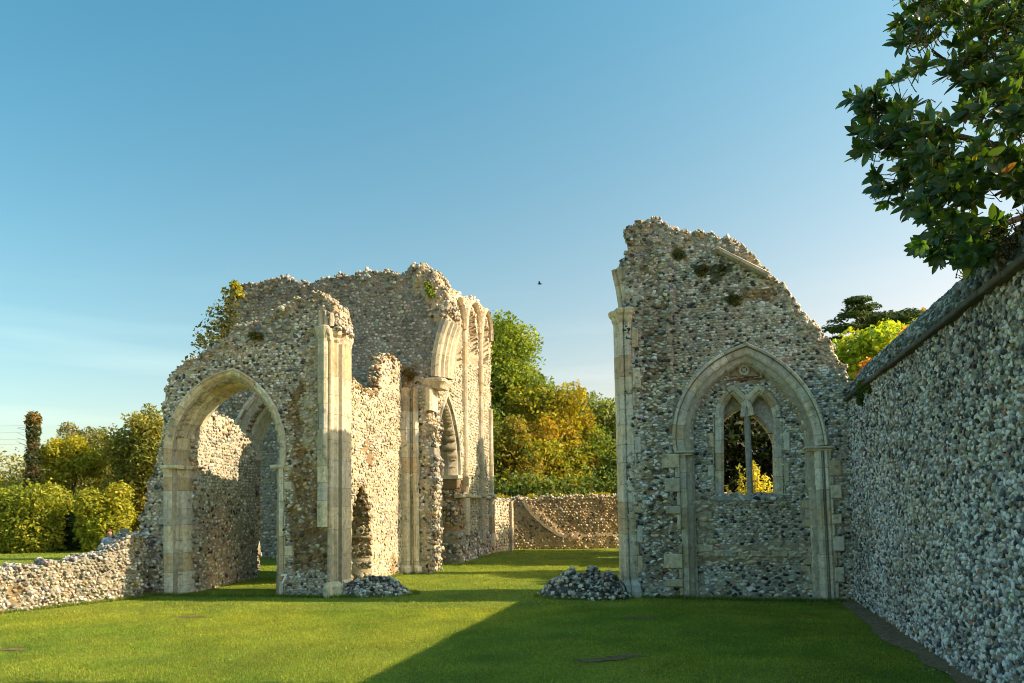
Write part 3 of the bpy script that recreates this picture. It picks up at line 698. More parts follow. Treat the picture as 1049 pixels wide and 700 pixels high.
# arch rings: moulded front order with a deep soffit
prL=[(0,-.70),(0,-.30),(.05,-.24),(.055,-.12),(.10,-.085),(.115,-.02),(.15,.03),(.205,.035),(.225,.065),(.25,.06),(.255,-.3),(.25,-.70)]
a=Acc(); sweep(a,LW,ain,prL,.27); a.build('arch',M_ASH,fwall)
jpl=[(0,-.70),(0,-.30),(.05,-.24),(.055,-.12),(.11,-.085),(.13,-.02),(.17,.03),(.27,.035),(.285,-.3),(.28,-.70)]
a=Acc(); sweep(a,LW,[(jl[0],-.1),ain[0]],jpl,.30); a.build('jamb',M_ASH,fwall)
a=Acc(); sweep(a,LW,[(jr[0],-.1),ain[-1]],[(-x*.85,d) for x,d in jpl],.30); quoins(a,LW,((jr[0],0),(ain[-1][0],ain[-1][1])),.24,.02,.15,.24,-.2,.03,-1,miss=.25)
jamR=a.build('jamb',M_ASH,fwall)
a=Acc(); z=ain[0][1]; block(a,LW,ain[0][0]-.32,ain[0][0]+.03,z-.04,z+.03,-.72,.075,ch=.02); a.build('impost',M_ASH,fwall)
a=Acc(); z=ain[-1][1]; block(a,LW,ain[-1][0]-.03,ain[-1][0]+.24,z-.04,z+.03,-.72,.065,ch=.02); a.build('impost',M_ASH,fwall)
# painted number 7 on the right jamb
n0=LW.uv(287.5,596); n1=LW.uv(293,588)
cu_=bpy.data.curves.new('number','FONT'); cu_.body='7'; cu_.size=.24; cu_.extrude=.006; cu_.offset=.004; cu_.align_x='CENTER'
tob=bpy.data.objects.new('number',cu_); COL.objects.link(tob)
dg=bpy.context.evaluated_depsgraph_get(); me=bpy.data.meshes.new_from_object(tob.evaluated_get(dg)); bpy.data.objects.remove(tob)
num=bpy.data.objects.new('number',me); COL.objects.link(num); me.materials.clear(); me.materials.append(M_WHITE)
pn=LW.P((n0[0]+n1[0])/2+.06,n0[1]-.02,.095); ang=math.atan2(LW.u[1],LW.u[0])
num.matrix_world=Matrix.Translation(Vector(pn)-Vector((g[0],g[1],0)))@Matrix.Rotation(ang,4,'Z')@Matrix.Rotation(math.pi/2,4,'X')
num.parent=jamR; num.matrix_parent_inverse=Matrix.Identity(4)
num.location=Vector(pn)   # jamb meshes are in world coordinates under the empty's offset

# corner pilaster
c0=gp(338.5,608.5); cdir=np.array([.17,.985]); cdir/=np.linalg.norm(cdir)
S1=Wall(c0[:2],c0[:2]+cdir)
pu=LW.uv(338.5,608)[0]
zc=LW.uv(338,350)[1]; zt=LW.uv(338,340)[1]
# plan in LW (a left of pu, d): the wide pilaster on the corner and the slim strip on its left
PW=[(-.03,.02),(-.035,-.08),(-.075,-.12),(-.08,-.17),(-.045,-.20),(-.045,-.26),(-.10,-.30),(-.10,-.74),(.06,-.74),(.06,.0),(.04,.04),(.0,.055),(-.02,.045)]
a=Acc(); sweep(a,LW,[(pu+.0,-.1),(pu,zc)],[(x,d) for x,d in PW],.42,ASH_W); pil=a.build('corner_pilaster',M_ASH,lr)
a=Acc(); vstack(a,LW,pu,PW,[(zc,.0),(zc+.04,.03),(zc+.09,.03),(zc+.14,.08),(zc+.22,.09),(zc+.24,.06)],palette=ASH_W); a.build('capital',M_ASH,pil)
a=Acc(); vstack(a,LW,pu,PW,[(-.1,.10),(.16,.10),(.22,.04),(.24,.0)]); a.build('pilaster_base',M_ASH,pil)
a=Acc(); 
u1_=pu-.10; zb_=LW.uv(330,540)[1]
PS=[(-.065,-.2),(-.065,.10),(-.02,.13),(.03,.11),(.05,.04),(.14,.05),(.14,-.2)]
sweep(a,LW,[(u1_,zb_),(u1_,zt-.12)],PS,.4,ASH); vstack(a,LW,u1_,PS,[(zt-.14,0),(zt-.09,.02),(zt+.03,.05),(zt+.08,.06),(zt+.10,.04)])
for k in range(3): vstack(a,LW,pu-.20+.11*k,[(.05,-.2),(.05,.02),(0,.06),(-.05,.02),(-.05,-.2)],[(zt+.1,0),(zt+.1+random.uniform(.25,.42),0)],palette=ASH_W)
a.build('corbelled_shaft',M_ASH,pil)

# S1 sunlit side wall
s1p=S1.uvs
o1=s1p([(347,640),(347,380),(357,385),(363,394),(368,398),(378,405),(386,403),(388,392),(391,372),(398,366),(407,370),(413,384),(417,392),(424,398)])
uE=max(p[0] for p in o1); o1=o1+[(uE,-.1)]
door=s1p([(360,612),(359,560),(361,520),(366,503),(371,498),(376,505),(379,530),(381,560),(381,612)])
door=[(p[0],min(p[1],3)) for p in door]
zd=s1p([(371,498)])[0][1]
st=[St(None,P_WARM,.07,0,MO_WARM,.62,.018,1.2,.5,.5),
    St(s1p([(348,420),(352,395),(420,400),(424,470),(350,520)]),P_WARM,.072,.0,MO_WARM,.9,.02,1.5,.65,.85),
    St(s1p([(370,455),(378,448),(384,470),(379,482)]),P_BROWN,.08,.0,MO_BROWN,.5,.03),
    St(s1p([(355,450),(360,448),(361,462),(356,468)]),P_BROWN,.08,.0,MO_BROWN,.5,.03),
    St(s1p([(392,350),(402,355),(405,380),(392,385)]),P_TOP,.09,.02,MO_WARM,1,.05,1.2,1.2,.2),
    St(s1p([(400,610),(401,572),(405,565),(408,590)]),P_BROWN,.08,-.06,MO_BROWN,1,.05)]
st.append(bare(strip(-.5,S1.uv(357,500)[0],-.2,6)))
a=Acc(); build_wall(a,S1,o1,[door],thick=.75,thickfn=lambda U,Z:.22+.53*np.clip((4.1-Z)/.25,0,1),cell=.05,styles=st,uvmode=True,rag=.05,seed=31,edge_sp=.09,edge_pal=P_BROWN,T=T1)
a.build('side_wall',WM,lr)

# W2 tall wall behind
e0=gp(408,587); ud=LW.u
W2=Wall(e0[:2]-ud*6,e0[:2])
w2=W2.uvs
o2=w2([(229,640),(228,380),(227,345),(231,318),(234,300),(242,294),(256,290),(288,286),(300,288),(316,291),(335,284),(350,283),(362,282),(376,277),(392,279),(405,280),(417,280),(423,271),(430,271),(436,273),(446,281),(452,291),(457,300),(461,316),(452,338),(444,360),(440,388),(439,420),(441,480),(441,640)])
ha=gothic(W2,[(250,470),(258,432),(289,402),(318,432),(326,470)],10)
h2=[(ha[0][0]-.07,-.3)]+ring_poly(ha,.07)[len(ha):][::-1]+[(ha[-1][0]+.07,-.3)]
st=[St(None,P_DARK,.088,0,MO_DARK,1,.015,1.2,1.0,.5),
    St(w2([(414,265),(450,265),(470,320),(455,345),(446,330),(436,315),(425,300)]),P_TOP,.10,.02,MO_WARM,1,.09,1.1,1.5,.1),
    St(w2([(220,280),(420,262),(424,290),(300,300),(230,310)]),P_DARK,.10,0,MO_DARK,1,.05,1.1,1.4,.2),
    St(w2([(405,386),(441,386),(441,640),(405,640)]),P_GREY,.09,.0,MO_WARM,1,.05,1.2,1.3,.2),
    St(w2([(408,372),(424,378),(428,402),(410,402)]),P_BROWN,.09,.05,MO_BROWN,1,.06,1.2,1.3,.2)]
st.append(bare(ring_poly(ha,.38)))
a=Acc(); build_wall(a,W2,o2,[h2],thick=.9,cell=.06,styles=st,uvmode=True,rag=.05,seed=41,edge_sp=.10,T=T0)
tall=a.build('tall_wall',WM,lr)
a=Acc(); prW=[(0,-.88),(0,-.30),(.05,-.22),(.14,-.30),(.15,-.14),(.20,-.08),(.28,-.18),(.29,-.02),(.33,.05),(.41,.05),(.42,-.88)]
sweep(a,W2,ha,prW,.3,pal(((.66,.62,.50),1),((.58,.54,.44),1))); a.build('inner_arch',M_ASH,tall)
# respond pier on its right end
pa=w2([(408,586),(420.5,586),(430,586)]); zc2=w2([(415,398)])[0][1]
PR=[(.0,-.5),(.0,.06),(.06,.12),(.12,.10),(.155,.03),(.20,.02),(.215,.10),(.27,.16),(.46,.16),(.52,.10),(.52,-.5)]
a=Acc(); sweep(a,W2,[(pa[2][0],-.1),(pa[2][0],zc2)],PR,.42); resp=a.build('respond_pier',M_ASH,lr)
a=Acc(); vstack(a,W2,pa[2][0],PR,[(-.1,.07),(.14,.07),(.2,.0)]); a.build('pier_base',M_ASH,resp)
# upper corbelled shaft, capital and springer of the crossing arch
cz=w2([(445,421),(445,397),(452,386)])
CS=[(-.07,-.5),(-.09,.08),(-.04,.14),(.04,.14),(.08,.08),(.08,-.5)]
us_=w2([(440,400)])[0][0]
a=Acc(); sweep(a,W2,[(us_,cz[0][1]),(us_,cz[1][1])],CS,.4,ASH); 
cap=[(-.38,-.55),(-.38,.0),(-.32,.08),(-.20,.11),(-.05,.14),(.07,.12),(.09,-.55)]
vstack(a,W2,us_,cap,[(cz[1][1]-.02,-.08),(cz[1][1]+.06,-.04),(cz[1][1]+.10,-.01),(cz[1][1]+.14,.03),(cz[1][1]+.20,.04),(cz[1][1]+.22,.02)],palette=ASH_W)
a.build('corbel_capital',M_ASH,resp)
a=Acc()
sp=arc3(w2([(461,386)])[0],w2([(463,360)])[0],w2([(471,332)])[0],7)
sp=[(x-.05,z) for x,z in sp]
sweep(a,W2,sp,[(0,-.5),(-.0,-.30),(.05,-.24),(.05,-.16),(.12,-.12),(.12,-.03),(.19,.0),(.22,.08),(.30,.12),(.36,.06),(.42,.08),(.46,-.5)],.45,ASH_W)
a.build('arch_springer',M_ASH,resp)

# S2 long wall going away
S2=Wall((-2.02,18.85),gp(503.5,566)[:2])
s2=S2.uvs
o3=s2([(443,640),(443,400),(444,300),(446,281),(452,287),(456,292),(462,296),(468,299),(473,303),(478,307),(484,305),(490,309),(494,314),(498,323),(501,333),(502.5,345),(503,640)])
wa=gothic(S2,[(446,490),(450.5,443),(458,415),(465,440),(469,490)],8)
zb2=S2.uv(455,600)[1]
h3=[(wa[0][0]-.07,-.3)]+ring_poly(wa,.07)[len(wa):][::-1]+[(wa[-1][0]+.07,-.3)]
st=[St(None,P_WARM,.095,0,MO_WARM,1,.02,1.2,.8,.6),
    St(s2([(466,495),(476,490),(478,545),(468,560),(464,640),(440,640)]),P_BROWN,.12,-.04,MO_BROWN,1,.10,1.2,1.6,.2),
    St(s2([(440,545),(505,545),(505,640),(440,640)]),P_GREY,.11,.05,MO_DARK,1,.05,1.2,1.3,.3),
    St(s2([(478,312),(482,312),(481.5,365),(478.5,362)]),P_DARK,.10,-.22,MO_DARK,1,.02),  # recessed strips by the shafts: darker stone paints their shadowed hollows
    St(s2([(493,318),(496.5,320),(496.5,372),(494,370)]),P_DARK,.10,-.22,MO_DARK,1,.02),
    St(s2([(461,300),(465,300),(466,325),(462,325)]),P_DARK,.10,-.22,MO_DARK,1,.02)]
for x0_,x1_ in ((466,473),(476.5,489),(493,500.5)): st.append(St(s2([(x0_,345),((x0_+x1_)/2,313),(x1_,345),(x1_,375),(x0_,375)]),P_WARM,.08,-.22,MO_WARM,1,.02,edge=.01))
st.append(bare(ring_poly(wa,.32))); st.append(bare(strip(wa[0][0]-.1,wa[0][0],-.2,wa[0][1])));
a=Acc(); build_wall(a,S2,o3,[h3],thick=.70,cell=.08,styles=st,uvmode=True,rag=.05,seed=51,edge_sp=.12,T=T0,edge_pal=P_TOP)
nave=a.build('nave_wall',WM,lr)
a=Acc(); sweep(a,S2,wa,[(0,-.69),(0,-.45),(.05,-.42),(.05,-.3),(.11,-.25),(.11,-.1),(.17,-.06),(.2,.04),(.3,.05),(.33,-.69)],.3,P_DARK); a.build('window_arch',M_ASH,nave)  # darker stone palette paints the deep shade inside this opening
a=Acc(); sweep(a,S2,[(wa[-1][0],-.1),wa[-1]],[(0,-.69),(0,-.48),(-.2,-.48),(-.2,-.69)],.36,ASH)
zz=wa[-1][1]; block(a,S2,wa[-1][0]-.10,wa[-1][0]+.28,zz-.30,zz-.02,-.70,.03,ch=.04,palette=P_BROWN); block(a,S2,wa[-1][0]-.14,wa[-1][0]+.30,zz-.02,zz+.08,-.71,.07,ch=.03)
a.build('window_jamb',M_ASH,nave)
def shaft(px_top,px_bot,ytop,ybase,name='wall_shaft',r=.10):
    a=Acc(); t=S2.uv(px_top,ytop); b=S2.uv(px_bot,ybase)
    u_=(t[0]+b[0])/2; pr=[(-r,-.1)]+[(-r*math.cos(q)*.95,.02+r*1.2*math.sin(q)) for q in np.linspace(0,math.pi,7)]+[(r,-.1)]
    zs_=S2.uv(px_bot,509)[1]
    sweep(a,S2,[(u_,zs_+.1),(u_,t[1])],pr,.5,ASH_W)
    sweep(a,S2,[(u_,b[1]),(u_,zs_-.02)],[(x*1.9,d*1.3) for x,d in pr],.45,ASH_W)
    vstack(a,S2,u_,[(x*1.9,d*1.3) for x,d in pr],[(zs_-.04,0),(zs_+.0,.06),(zs_+.07,.05),(zs_+.12,-.08)],palette=ASH_W)
    o_=a.build(name,M_ASH,nave); return u_,t
for (pt,pb_,yt,yb_) in ((474,476,330,548),(490.5,492,338,556),(501.5,502,420,560)):
    u_,t=shaft(pt,pb_,yt,yb_)
bayx=[458,474,490.5,502]
for k in range(3):
    x0,x1=bayx[k]+.6,bayx[k+1]-.6; ya=(297,303,311)[k]; ys=(338,342,350)[k]
    g5=gothic(S2,[(x0,ys),(x0+(x1-x0)*.16,(ys+ya)/2-4),(x0+(x1-x0)*.52,ya+7),(x0+(x1-x0)*.86,(ys+ya)/2-2),(x1,ys)],7)
    a=Acc(); sweep(a,S2,g5,[(-.05,-.1),(-.06,.07),(0,.15),(.07,.10),(.10,-.1)],.4,ASH_W); a.build('blind_arch',M_ASH,nave)
# string course
a=Acc(); s_a=S2.uv(469,508.5); s_b=S2.uv(503,508.5); block(a,S2,s_a[0],s_b[0],s_a[1]-.05,s_a[1]+.05,-.1,.10,ch=.03,palette=ASH_W); a.build('string_course',M_ASH,nave)

# interior wall seen through the archway, and the farthest wall
n0_=gp(200,605.5); n1_=gp(263,591)
NW=Wall(n0_[:2],n1_[:2]); nw=NW.uvs
P_CH=pal(((.60,.56,.45),4),((.44,.42,.35),4),((.25,.25,.23),3),((.42,.34,.23),2),((.72,.68,.57),1.6))
on=nw([(203,640),(203,400),(208,408),(220,424),(237,431),(248,441),(257,455),(263,467),(262,500),(264,560),(264,640)])
st=[St(None,P_CH,.075,0,MO_GREY,1,.02,1.2,.9,.6),
    St(nw([(190,500),(250,510),(262,540),(262,600),(190,610)]),P_GREY,.075,.0,(.42,.36,.26),.75,.02,1.2,.8,.5),
    St(nw([(190,395),(225,420),(250,440),(266,470),(245,470),(225,440),(190,420)]),P_LIT,.09,0,MO_WARM,1,.04,1.2,1.2,.3)]
a=Acc(); build_wall(a,NW,on,[],thick=.7,cell=.06,styles=st,uvmode=True,rag=.04,seed=61,edge_sp=.10,T=T0); a.build('chapel_wall',WM,lr)
F3=Wall((-11.0,25.5),(-5.2,24.6)); a=Acc()
build_wall(a,F3,[(0,-.1),(0,5.2),(2,5.6),(4,5.0),(6.2,5.4),(6.2,-.1)],[],thick=.8,cell=.12,styles=[St(None,P_DARK,.11,mort=MO_DARK)],uvmode=True,seed=62,T=T0,edge_sp=.13); a.build('end_wall',WM,lr)

# ================================================================== LOW WALL, FAR WALL, MOUNDS
lw0=gp(-60,631); lw1=gp(150,610.2)
LL=Wall(lw0[:2],lw1[:2]); ll=LL.uvs
ol=ll([(-60,660),(-60,588),(0,584.5),(30,582),(45,580),(69,575),(86,571),(99,569),(108,564),(118,557),(130,550),(140,547),(147,560),(150,660)])
st=[St(None,P_LIT,.055,0,(.32,.27,.19),1,.04,1.15,1.9,.2,spin=.9), St(ll([(12,600),(22,600),(22,622),(12,622)]),P_BROWN,.07,0,MO_BROWN,.7,.03)]
a=Acc(); build_wall(a,LL,ol,[],thick=.6,cell=.05,styles=st,uvmode=True,rag=.04,seed=71,edge_sp=.065,edge_pal=P_LIT)
o=a.build('low_wall',WM); tag(o,'low broken flint wall with pale stones rising towards the big archway on the left','wall')
fa=gp(505,566); fb=gp(532,562); fc_=gp(636,560.2)
FW=Wall(fb[:2]-np.array([1.2,0]),fc_[:2]+np.array([3,0])); ff=FW.uvs
of=ff([(500,640),(500,513),(520,512),(535,511),(548,511.5),(560,508.5),(575,510),(590,508),(600,510),(632,509),(700,509),(700,640)])
P_FAR=pal(((.46,.35,.21),4),((.34,.25,.14),3),((.58,.50,.37),2),((.14,.12,.09),2))
fwt=thing('garden_wall','brown flint wall with a pale diagonal stone line across the far end of the lawn','wall',(fb[0],fb[1],0))
st=[St(None,P_FAR,.11,0,(.42,.30,.17),1,.02,1.1,.9,.4),
    St(ff([(500,505),(533,505),(560,530),(578,548),(700,546),(700,560),(500,565)]),P_FAR,.11,.06,(.46,.35,.21),.9,.02,1.1,.8,.4,edge=.01),
    St(ff([(565,548),(592,547),(592,556),(565,558)]),P_WARM,.10,.09,(.42,.30,.19),.4,.02)]
a=Acc(); build_wall(a,FW,of,[],thick=.5,cell=.09,styles=st,uvmode=True,rag=.05,seed=81,edge_sp=.13,T=T0,edge_pal=P_TOP); a.build('wall_face',WM,fwt)
a=Acc(); sweep(a,FW,[ff([(535,513)])[0],ff([(544,526)])[0],ff([(558,539)])[0],ff([(572,548)])[0],ff([(580,550)])[0]],[(-.05,-.05),(-.05,.12),(.05,.12),(.05,-.05)],.25,ASH_W); a.build('stone_line',M_ASH,fwt)
FE=Wall(fa[:2],fb[:2]); fe=FE.uvs
a=Acc(); build_wall(a,FE,fe([(503,640),(503,511),(512,513),(523,514),(526,640)]),[],thick=.5,cell=.09,styles=[St(None,P_WARM,.12,0,MO_WARM,1,.02)],uvmode=True,rag=.03,seed=82,edge_sp=.12,T=T0); a.build('return_wall',WM,fwt)
a=Acc(); pz=fe([(523,560)])[0]; sweep(a,FE,[(pz[0],-.1),(pz[0],1.8)],[(-.08,-.2),(-.08,.1),(.08,.1),(.08,-.2)],.35,ASH_W); a.build('end_pier',M_ASH,fwt)

def mound(name,label,cx,cy,rx,ry,h,palette,n,ang=0,lump=1.1):
    a=Acc(); nr,na=14,40; V=[];
    ca,sa=math.cos(ang),math.sin(ang)
    def hh(x,y):
        r=np.sqrt(x*x+y*y); return h*np.clip(1-r**2.6,0,1)*(1+lump*fbm(x*1.2+cx,y*1.2+cy,1.8,3))
    xs=np.linspace(-1.05,1.05,30); X,Y=np.meshgrid(xs,xs,indexing='ij')
    Z=hh(X,Y)-.05
    Xw=cx+ca*X*rx-sa*Y*ry; Yw=cy+sa*X*rx+ca*Y*ry
    idx=np.arange(900).reshape(30,30); a.add(np.stack([Xw,Yw,Z],-1).reshape(-1,3),np.stack([idx[:-1,:-1],idx[1:,:-1],idx[1:,1:],idx[:-1,1:]],-1).reshape(-1,4),(.10,.09,.065),0,True)
    r=np.sqrt(RNG.random(n)); t=RNG.random(n)*6.283; x=r*np.cos(t); y=r*np.sin(t); z=hh(x,y)-.02
    C=np.stack([cx+ca*x*rx-sa*y*ry,cy+sa*x*rx+ca*y*ry,z],-1)
    N=np.stack([x*.8,y*.8,np.full(n,.8)],-1)+RNG.normal(scale=.3,size=(n,3)); N/=np.linalg.norm(N,axis=1)[:,None]
    U=np.cross(N,RNG.normal(size=(n,3))); U/=np.linalg.norm(U,axis=1)[:,None]
    s=RNG.uniform(.03,.062,(n,1))*np.array([[1,.8,.65]]); put_stones(a,C,U,N,s,palette,T1,1)
    o=a.build(name,WM); tag(o,label,'rubble'); return o
P_MND=pal(((.62,.56,.44),3),((.36,.31,.23),3),((.10,.10,.10),4),((.30,.24,.17),1.2),((.55,.54,.50),1.6),((.08,.07,.05),2))
g=gp(599,612); mound('rubble_heap','heap of dark and pale flints on the grass left of the windowed gable',g[0],g[1]+.25,.82,.42,.40,P_MND,1250,-.15)
g=gp(379,610); mound('rubble_heap','low heap of flints at the foot of the sunlit side wall beside the pilaster',g[0],g[1]+.3,.72,.36,.24,P_MND,950,-.1)

# ================================================================== FOLIAGE
LEAFGAIN=1.8
def leaf_cloud(acc, centers, radii, n, size, cols, seed=0, shell=.75, upright=.35, asp=1.6, squash=None, cj=.25, tip=None):
    """n leaf-sized diamonds spread through the volumes of overlapping clumps"""
    centers=np.array(centers,float); radii=np.array(radii,float)
    if radii.ndim==1: radii=np.stack([radii]*3,1)
    vol=radii.prod(1)**(2/3.); p=vol/vol.sum()
    k=RNG.choice(len(centers),n,p=p)
    d=RNG.normal(size=(n,3)); d/=np.linalg.norm(d,axis=1)[:,None]
    rad=shell+(1-shell)*RNG.random(n)**.5; inn=RNG.random(n)<.35; rad=np.where(inn,RNG.random(n)**.5*.95,rad)
    lump=1+.5*(vn(d[:,0]*2+k,d[:,2]*2+d[:,1],1.6,seed))+.25*vn(d[:,0]*5+k,d[:,2]*5+d[:,1]*3,1.6,seed+1)
    C=centers[k]+d*radii[k]*(rad*lump)[:,None]
    N=d*.55+RNG.normal(scale=.6,size=(n,3))+np.array([0,0,upright]); N/=np.linalg.norm(N,axis=1)[:,None]
    A=np.cross(N,RNG.normal(size=(n,3))); A/=np.linalg.norm(A,axis=1)[:,None]; B=np.cross(N,A)
    s=size*RNG.uniform(.6,1.35,n)[:,None]
    V=np.stack([C-A*s*.5*asp, C+B*s*.42+N*s*.08, C+A*s*.5*asp, C-B*s*.42+N*s*.08],1)
    V=V.reshape(-1,3)
    cols=np.array(cols,float)
    ck=RNG.integers(0,len(cols),len(centers)); lk=np.where(RNG.random(n)<.55,ck[k],RNG.integers(0,len(cols),n))
    c=cols[lk]*LEAFGAIN*(1+RNG.normal(scale=cj,size=(n,1))); c=np.clip(c,.006,.7)
    Fc=np.arange(4*n).reshape(n,4)
    acc.add(V,Fc,np.repeat(c,4,0),0,False)
def tube(acc,pts,r0,r1,col,seg=7,mi=0):
    pts=np.array(pts,float); V=[];
    for i,p in enumerate(pts):
        t=pts[min(i+1,len(pts)-1)]-pts[max(i-1,0)]; t/=np.linalg.norm(t)+1e-9
        a_=np.cross(t,[.3,.9,.1]); a_/=np.linalg.norm(a_)+1e-9; b_=np.cross(t,a_); r=r0+(r1-r0)*i/(len(pts)-1)
        for q in range(seg): an=2*math.pi*q/seg; V.append(p+(a_*math.cos(an)+b_*math.sin(an))*r)
    Fc=[(i*seg+q,i*seg+(q+1)%seg,(i+1)*seg+(q+1)%seg,(i+1)*seg+q) for i in range(len(pts)-1) for q in range(seg)]
    acc.add(np.array(V),np.array(Fc),col,mi,True)
def tree(name,label,base,clumps,n,size,cols,trunk_r=.25,trunk_col=(.10,.075,.05),group=None,cat='tree',limbs=6,shell=.75,asp=1.6,top=None,cj=.25):
    t=thing(name,label,cat,tuple(base),group)
    C=np.array([c[0] for c in clumps],float); Rr=np.array([[c[1]]*3 if np.isscalar(c[1]) else c[1] for c in clumps],float)
    # split each clump into smaller lobes so that the outline is broken
    CC=[];RR=[]
    for c,r in zip(C,Rr):
        CC.append(c);RR.append(r*.72)
        for _ in range(9):
            d=RNG.normal(size=3); d/=np.linalg.norm(d); CC.append(c+d*r*.72); RR.append(r*RNG.uniform(.25,.46))
    a=Acc(); leaf_cloud(a,CC,RR,n,size,cols,asp=asp,shell=shell,cj=cj); a.build('crown',M_LEAF,t)
    a=Acc(); b=np.array(base,float); hi=C.mean(0)
    mid=b+(hi-b)*.5+np.array([random.uniform(-.2,.2),0,0])
    tube(a,[b-[0,0,.2],b+(mid-b)*.5,mid,hi],trunk_r,trunk_r*.4,trunk_col)
    for k in range(min(limbs,len(C))):
        s=b+(hi-b)*random.uniform(.35,.7); e=C[k%len(C)]; tube(a,[s,(s+e)/2+RNG.normal(scale=.2,size=3),e],trunk_r*.4,trunk_r*.1,trunk_col,5)
    a.build('trunk',M_BARK,t); return t
G_AUT=[(.16,.15,.02),(.22,.17,.02),(.10,.13,.02),(.24,.12,.02),(.07,.10,.02)]
G_MID=[(.07,.11,.02),(.10,.14,.025),(.05,.085,.018),(.13,.15,.03)]
G_OLV=[(.14,.14,.035),(.10,.12,.03),(.18,.15,.04),(.07,.09,.02)]
G_DRK=[(.025,.05,.018),(.035,.065,.02),(.02,.035,.015)]
def cl(px,py,Y,r): return (at(px,py,Y),r)
# trees behind the far wall
tree('deciduous_tree','tall green tree on the left of the trees behind the far wall',(1.0-.8,41,0),[cl(505,360,40,2.6),cl(520,375,40,2.3),cl(500,410,40,2.8),cl(530,420,39,2.3),cl(512,455,38,2.6),cl(540,400,40,1.6),cl(516,350,41,1.6),cl(505,480,38,2.2)],42000,.13,[(.10,.15,.02),(.14,.18,.025),(.07,.11,.02),(.18,.19,.03)],.35)
tree('deciduous_tree','golden yellow autumn tree in the middle behind the far wall',(3.2,38,0),[cl(555,420,38,1.9),cl(572,432,38,2.0),cl(560,460,37,2.2),cl(583,455,38,1.9),cl(540,470,36,1.8),cl(580,480,36,1.7)],32000,.12,[(.24,.20,.015),(.22,.21,.02),(.16,.18,.02),(.24,.15,.02),(.09,.13,.02)],.25)
tree('deciduous_tree','olive green tree just left of the tall pier of the window gable',(5.6,40,0),[cl(605,440,40,2.2),cl(622,452,40,2.4),cl(640,440,41,2.4),cl(600,475,38,2.0),cl(625,482,38,2.2),cl(660,455,40,2.4)],32000,.12,[(.10,.14,.025),(.07,.10,.02),(.14,.16,.03)],.3)
tree('deciduous_tree','orange tinged shrubby tree low at the left end of the far wall',(0,35,0),[cl(512,455,34,1.5),cl(520,480,34,1.6),cl(540,492,34,1.2),cl(505,490,34,1.3)],18000,.11,[(.17,.14,.02),(.12,.13,.02),(.21,.15,.02),(.08,.11,.02)],.2,limbs=3)
def hedge(name,label,boxes,n,size,cols,cat='hedge',kind=None):
    C=[];Rr=[]
    for (p0,p1,r,hgt) in boxes:
        p0=np.array(p0,float);p1=np.array(p1,float); Ln=np.linalg.norm(p1-p0); m=max(2,int(Ln/(r*.7)))
        for i in range(m+1):
            for z in np.arange(r*.5,hgt-r*.3,r*.8):
                c=p0+(p1-p0)*i/m; C.append((c[0]+random.uniform(-.2,.2),c[1]+random.uniform(-.3,.3),z+random.uniform(-.15,.3))); Rr.append([r*random.uniform(.75,1.15)]*3)
    a=Acc(); leaf_cloud(a,C,Rr,n,size,cols,shell=.7); o=a.build(name,M_LEAF); 
    return tag(o,label,cat)
# undergrowth on top of / behind the far wall
hedge('shrub_row','dark green undergrowth growing along the top of the far wall',[((-1.5,30.5),(8,30.5),.8,2.6)],16000,.12,[(.05,.08,.02),(.08,.11,.025),(.12,.14,.03)],'shrubs')
a=Acc(); C=[];Rr=[]
for i in range(26): C.append((-.9+i*.24,29.3,1.75+random.uniform(0,.15)));Rr.append([.28,.3,.22])
leaf_cloud(a,C,Rr,4500,.07,[(.30,.24,.03),(.22,.20,.03),(.14,.15,.03)],asp=3); tag(a.build('dry_weeds',M_LEAF),'yellow dry weeds fringing the top of the far brown flint wall','weeds')

# left side: hedge, trees, ivy pole
hy=30.5
hx=lambda px:(px-524.5)/F*hy
hedge('hedge_bush','rounded yellow green bush at the far left edge of the lawn',[((hx(-60),hy),(hx(46),hy),.85,2.35)],34000,.09,[(.21,.21,.025),(.16,.18,.02),(.25,.23,.03),(.11,.14,.02)])
hedge('hedge_bush','yellow green bush right of the dark gap in the left hedge',[((hx(98),hy-.2),(hx(119),hy),.55,2.25)],12000,.09,[(.22,.22,.025),(.16,.19,.02),(.25,.22,.03)])
hedge('hedge_bush','dark green bush set back in the gap of the left hedge',[((hx(58),hy+1.2),(hx(96),hy+1.3),.7,2.1)],10000,.10,G_DRK)
hedge('hedge_bush','dark evergreen hedge directly left of the ruin archway',[((hx(92),hy+5),(hx(190),hy+4),.9,3.3)],13000,.10,G_DRK)
hedge('scrub_bank','olive and rust coloured scrub bank behind the left hedge',[((-29,38),(-15,37),1.5,4.0)],36000,.11,[(.20,.17,.03),(.15,.15,.03),(.24,.17,.04),(.10,.12,.025)],'shrubs')
tree('deciduous_tree','leafy yellow green tree beside the ruin on the left skyline',(-17.3,36,0),[cl(138,462,34,1.6),cl(150,442,34,1.3),cl(160,466,34,1.8),cl(145,480,34,1.6),cl(160,447,34,1.2)],20000,.10,[(.20,.18,.04),(.15,.15,.035),(.10,.12,.025)],.2)
tree('deciduous_tree','small yellow leaved tree right of the ivy covered trunk',(-19.5,34,0),[cl(56,468,34,.9),cl(68,464,34,1.0),cl(80,474,34,1.1),cl(62,482,34,1.1)],12000,.09,[(.26,.23,.02),(.20,.20,.025),(.14,.15,.02)],.14)
tree('deciduous_tree','thin grey green tree on the skyline in the middle of the left scrub',(-20.6,40,0),[cl(70,446,40,.8),cl(86,456,40,1.1),cl(102,459,40,1.1),cl(118,460,40,1.0),cl(95,470,40,1.5),cl(110,474,40,1.4)],11000,.10,[(.13,.13,.05),(.16,.14,.05),(.09,.10,.03)],.16)
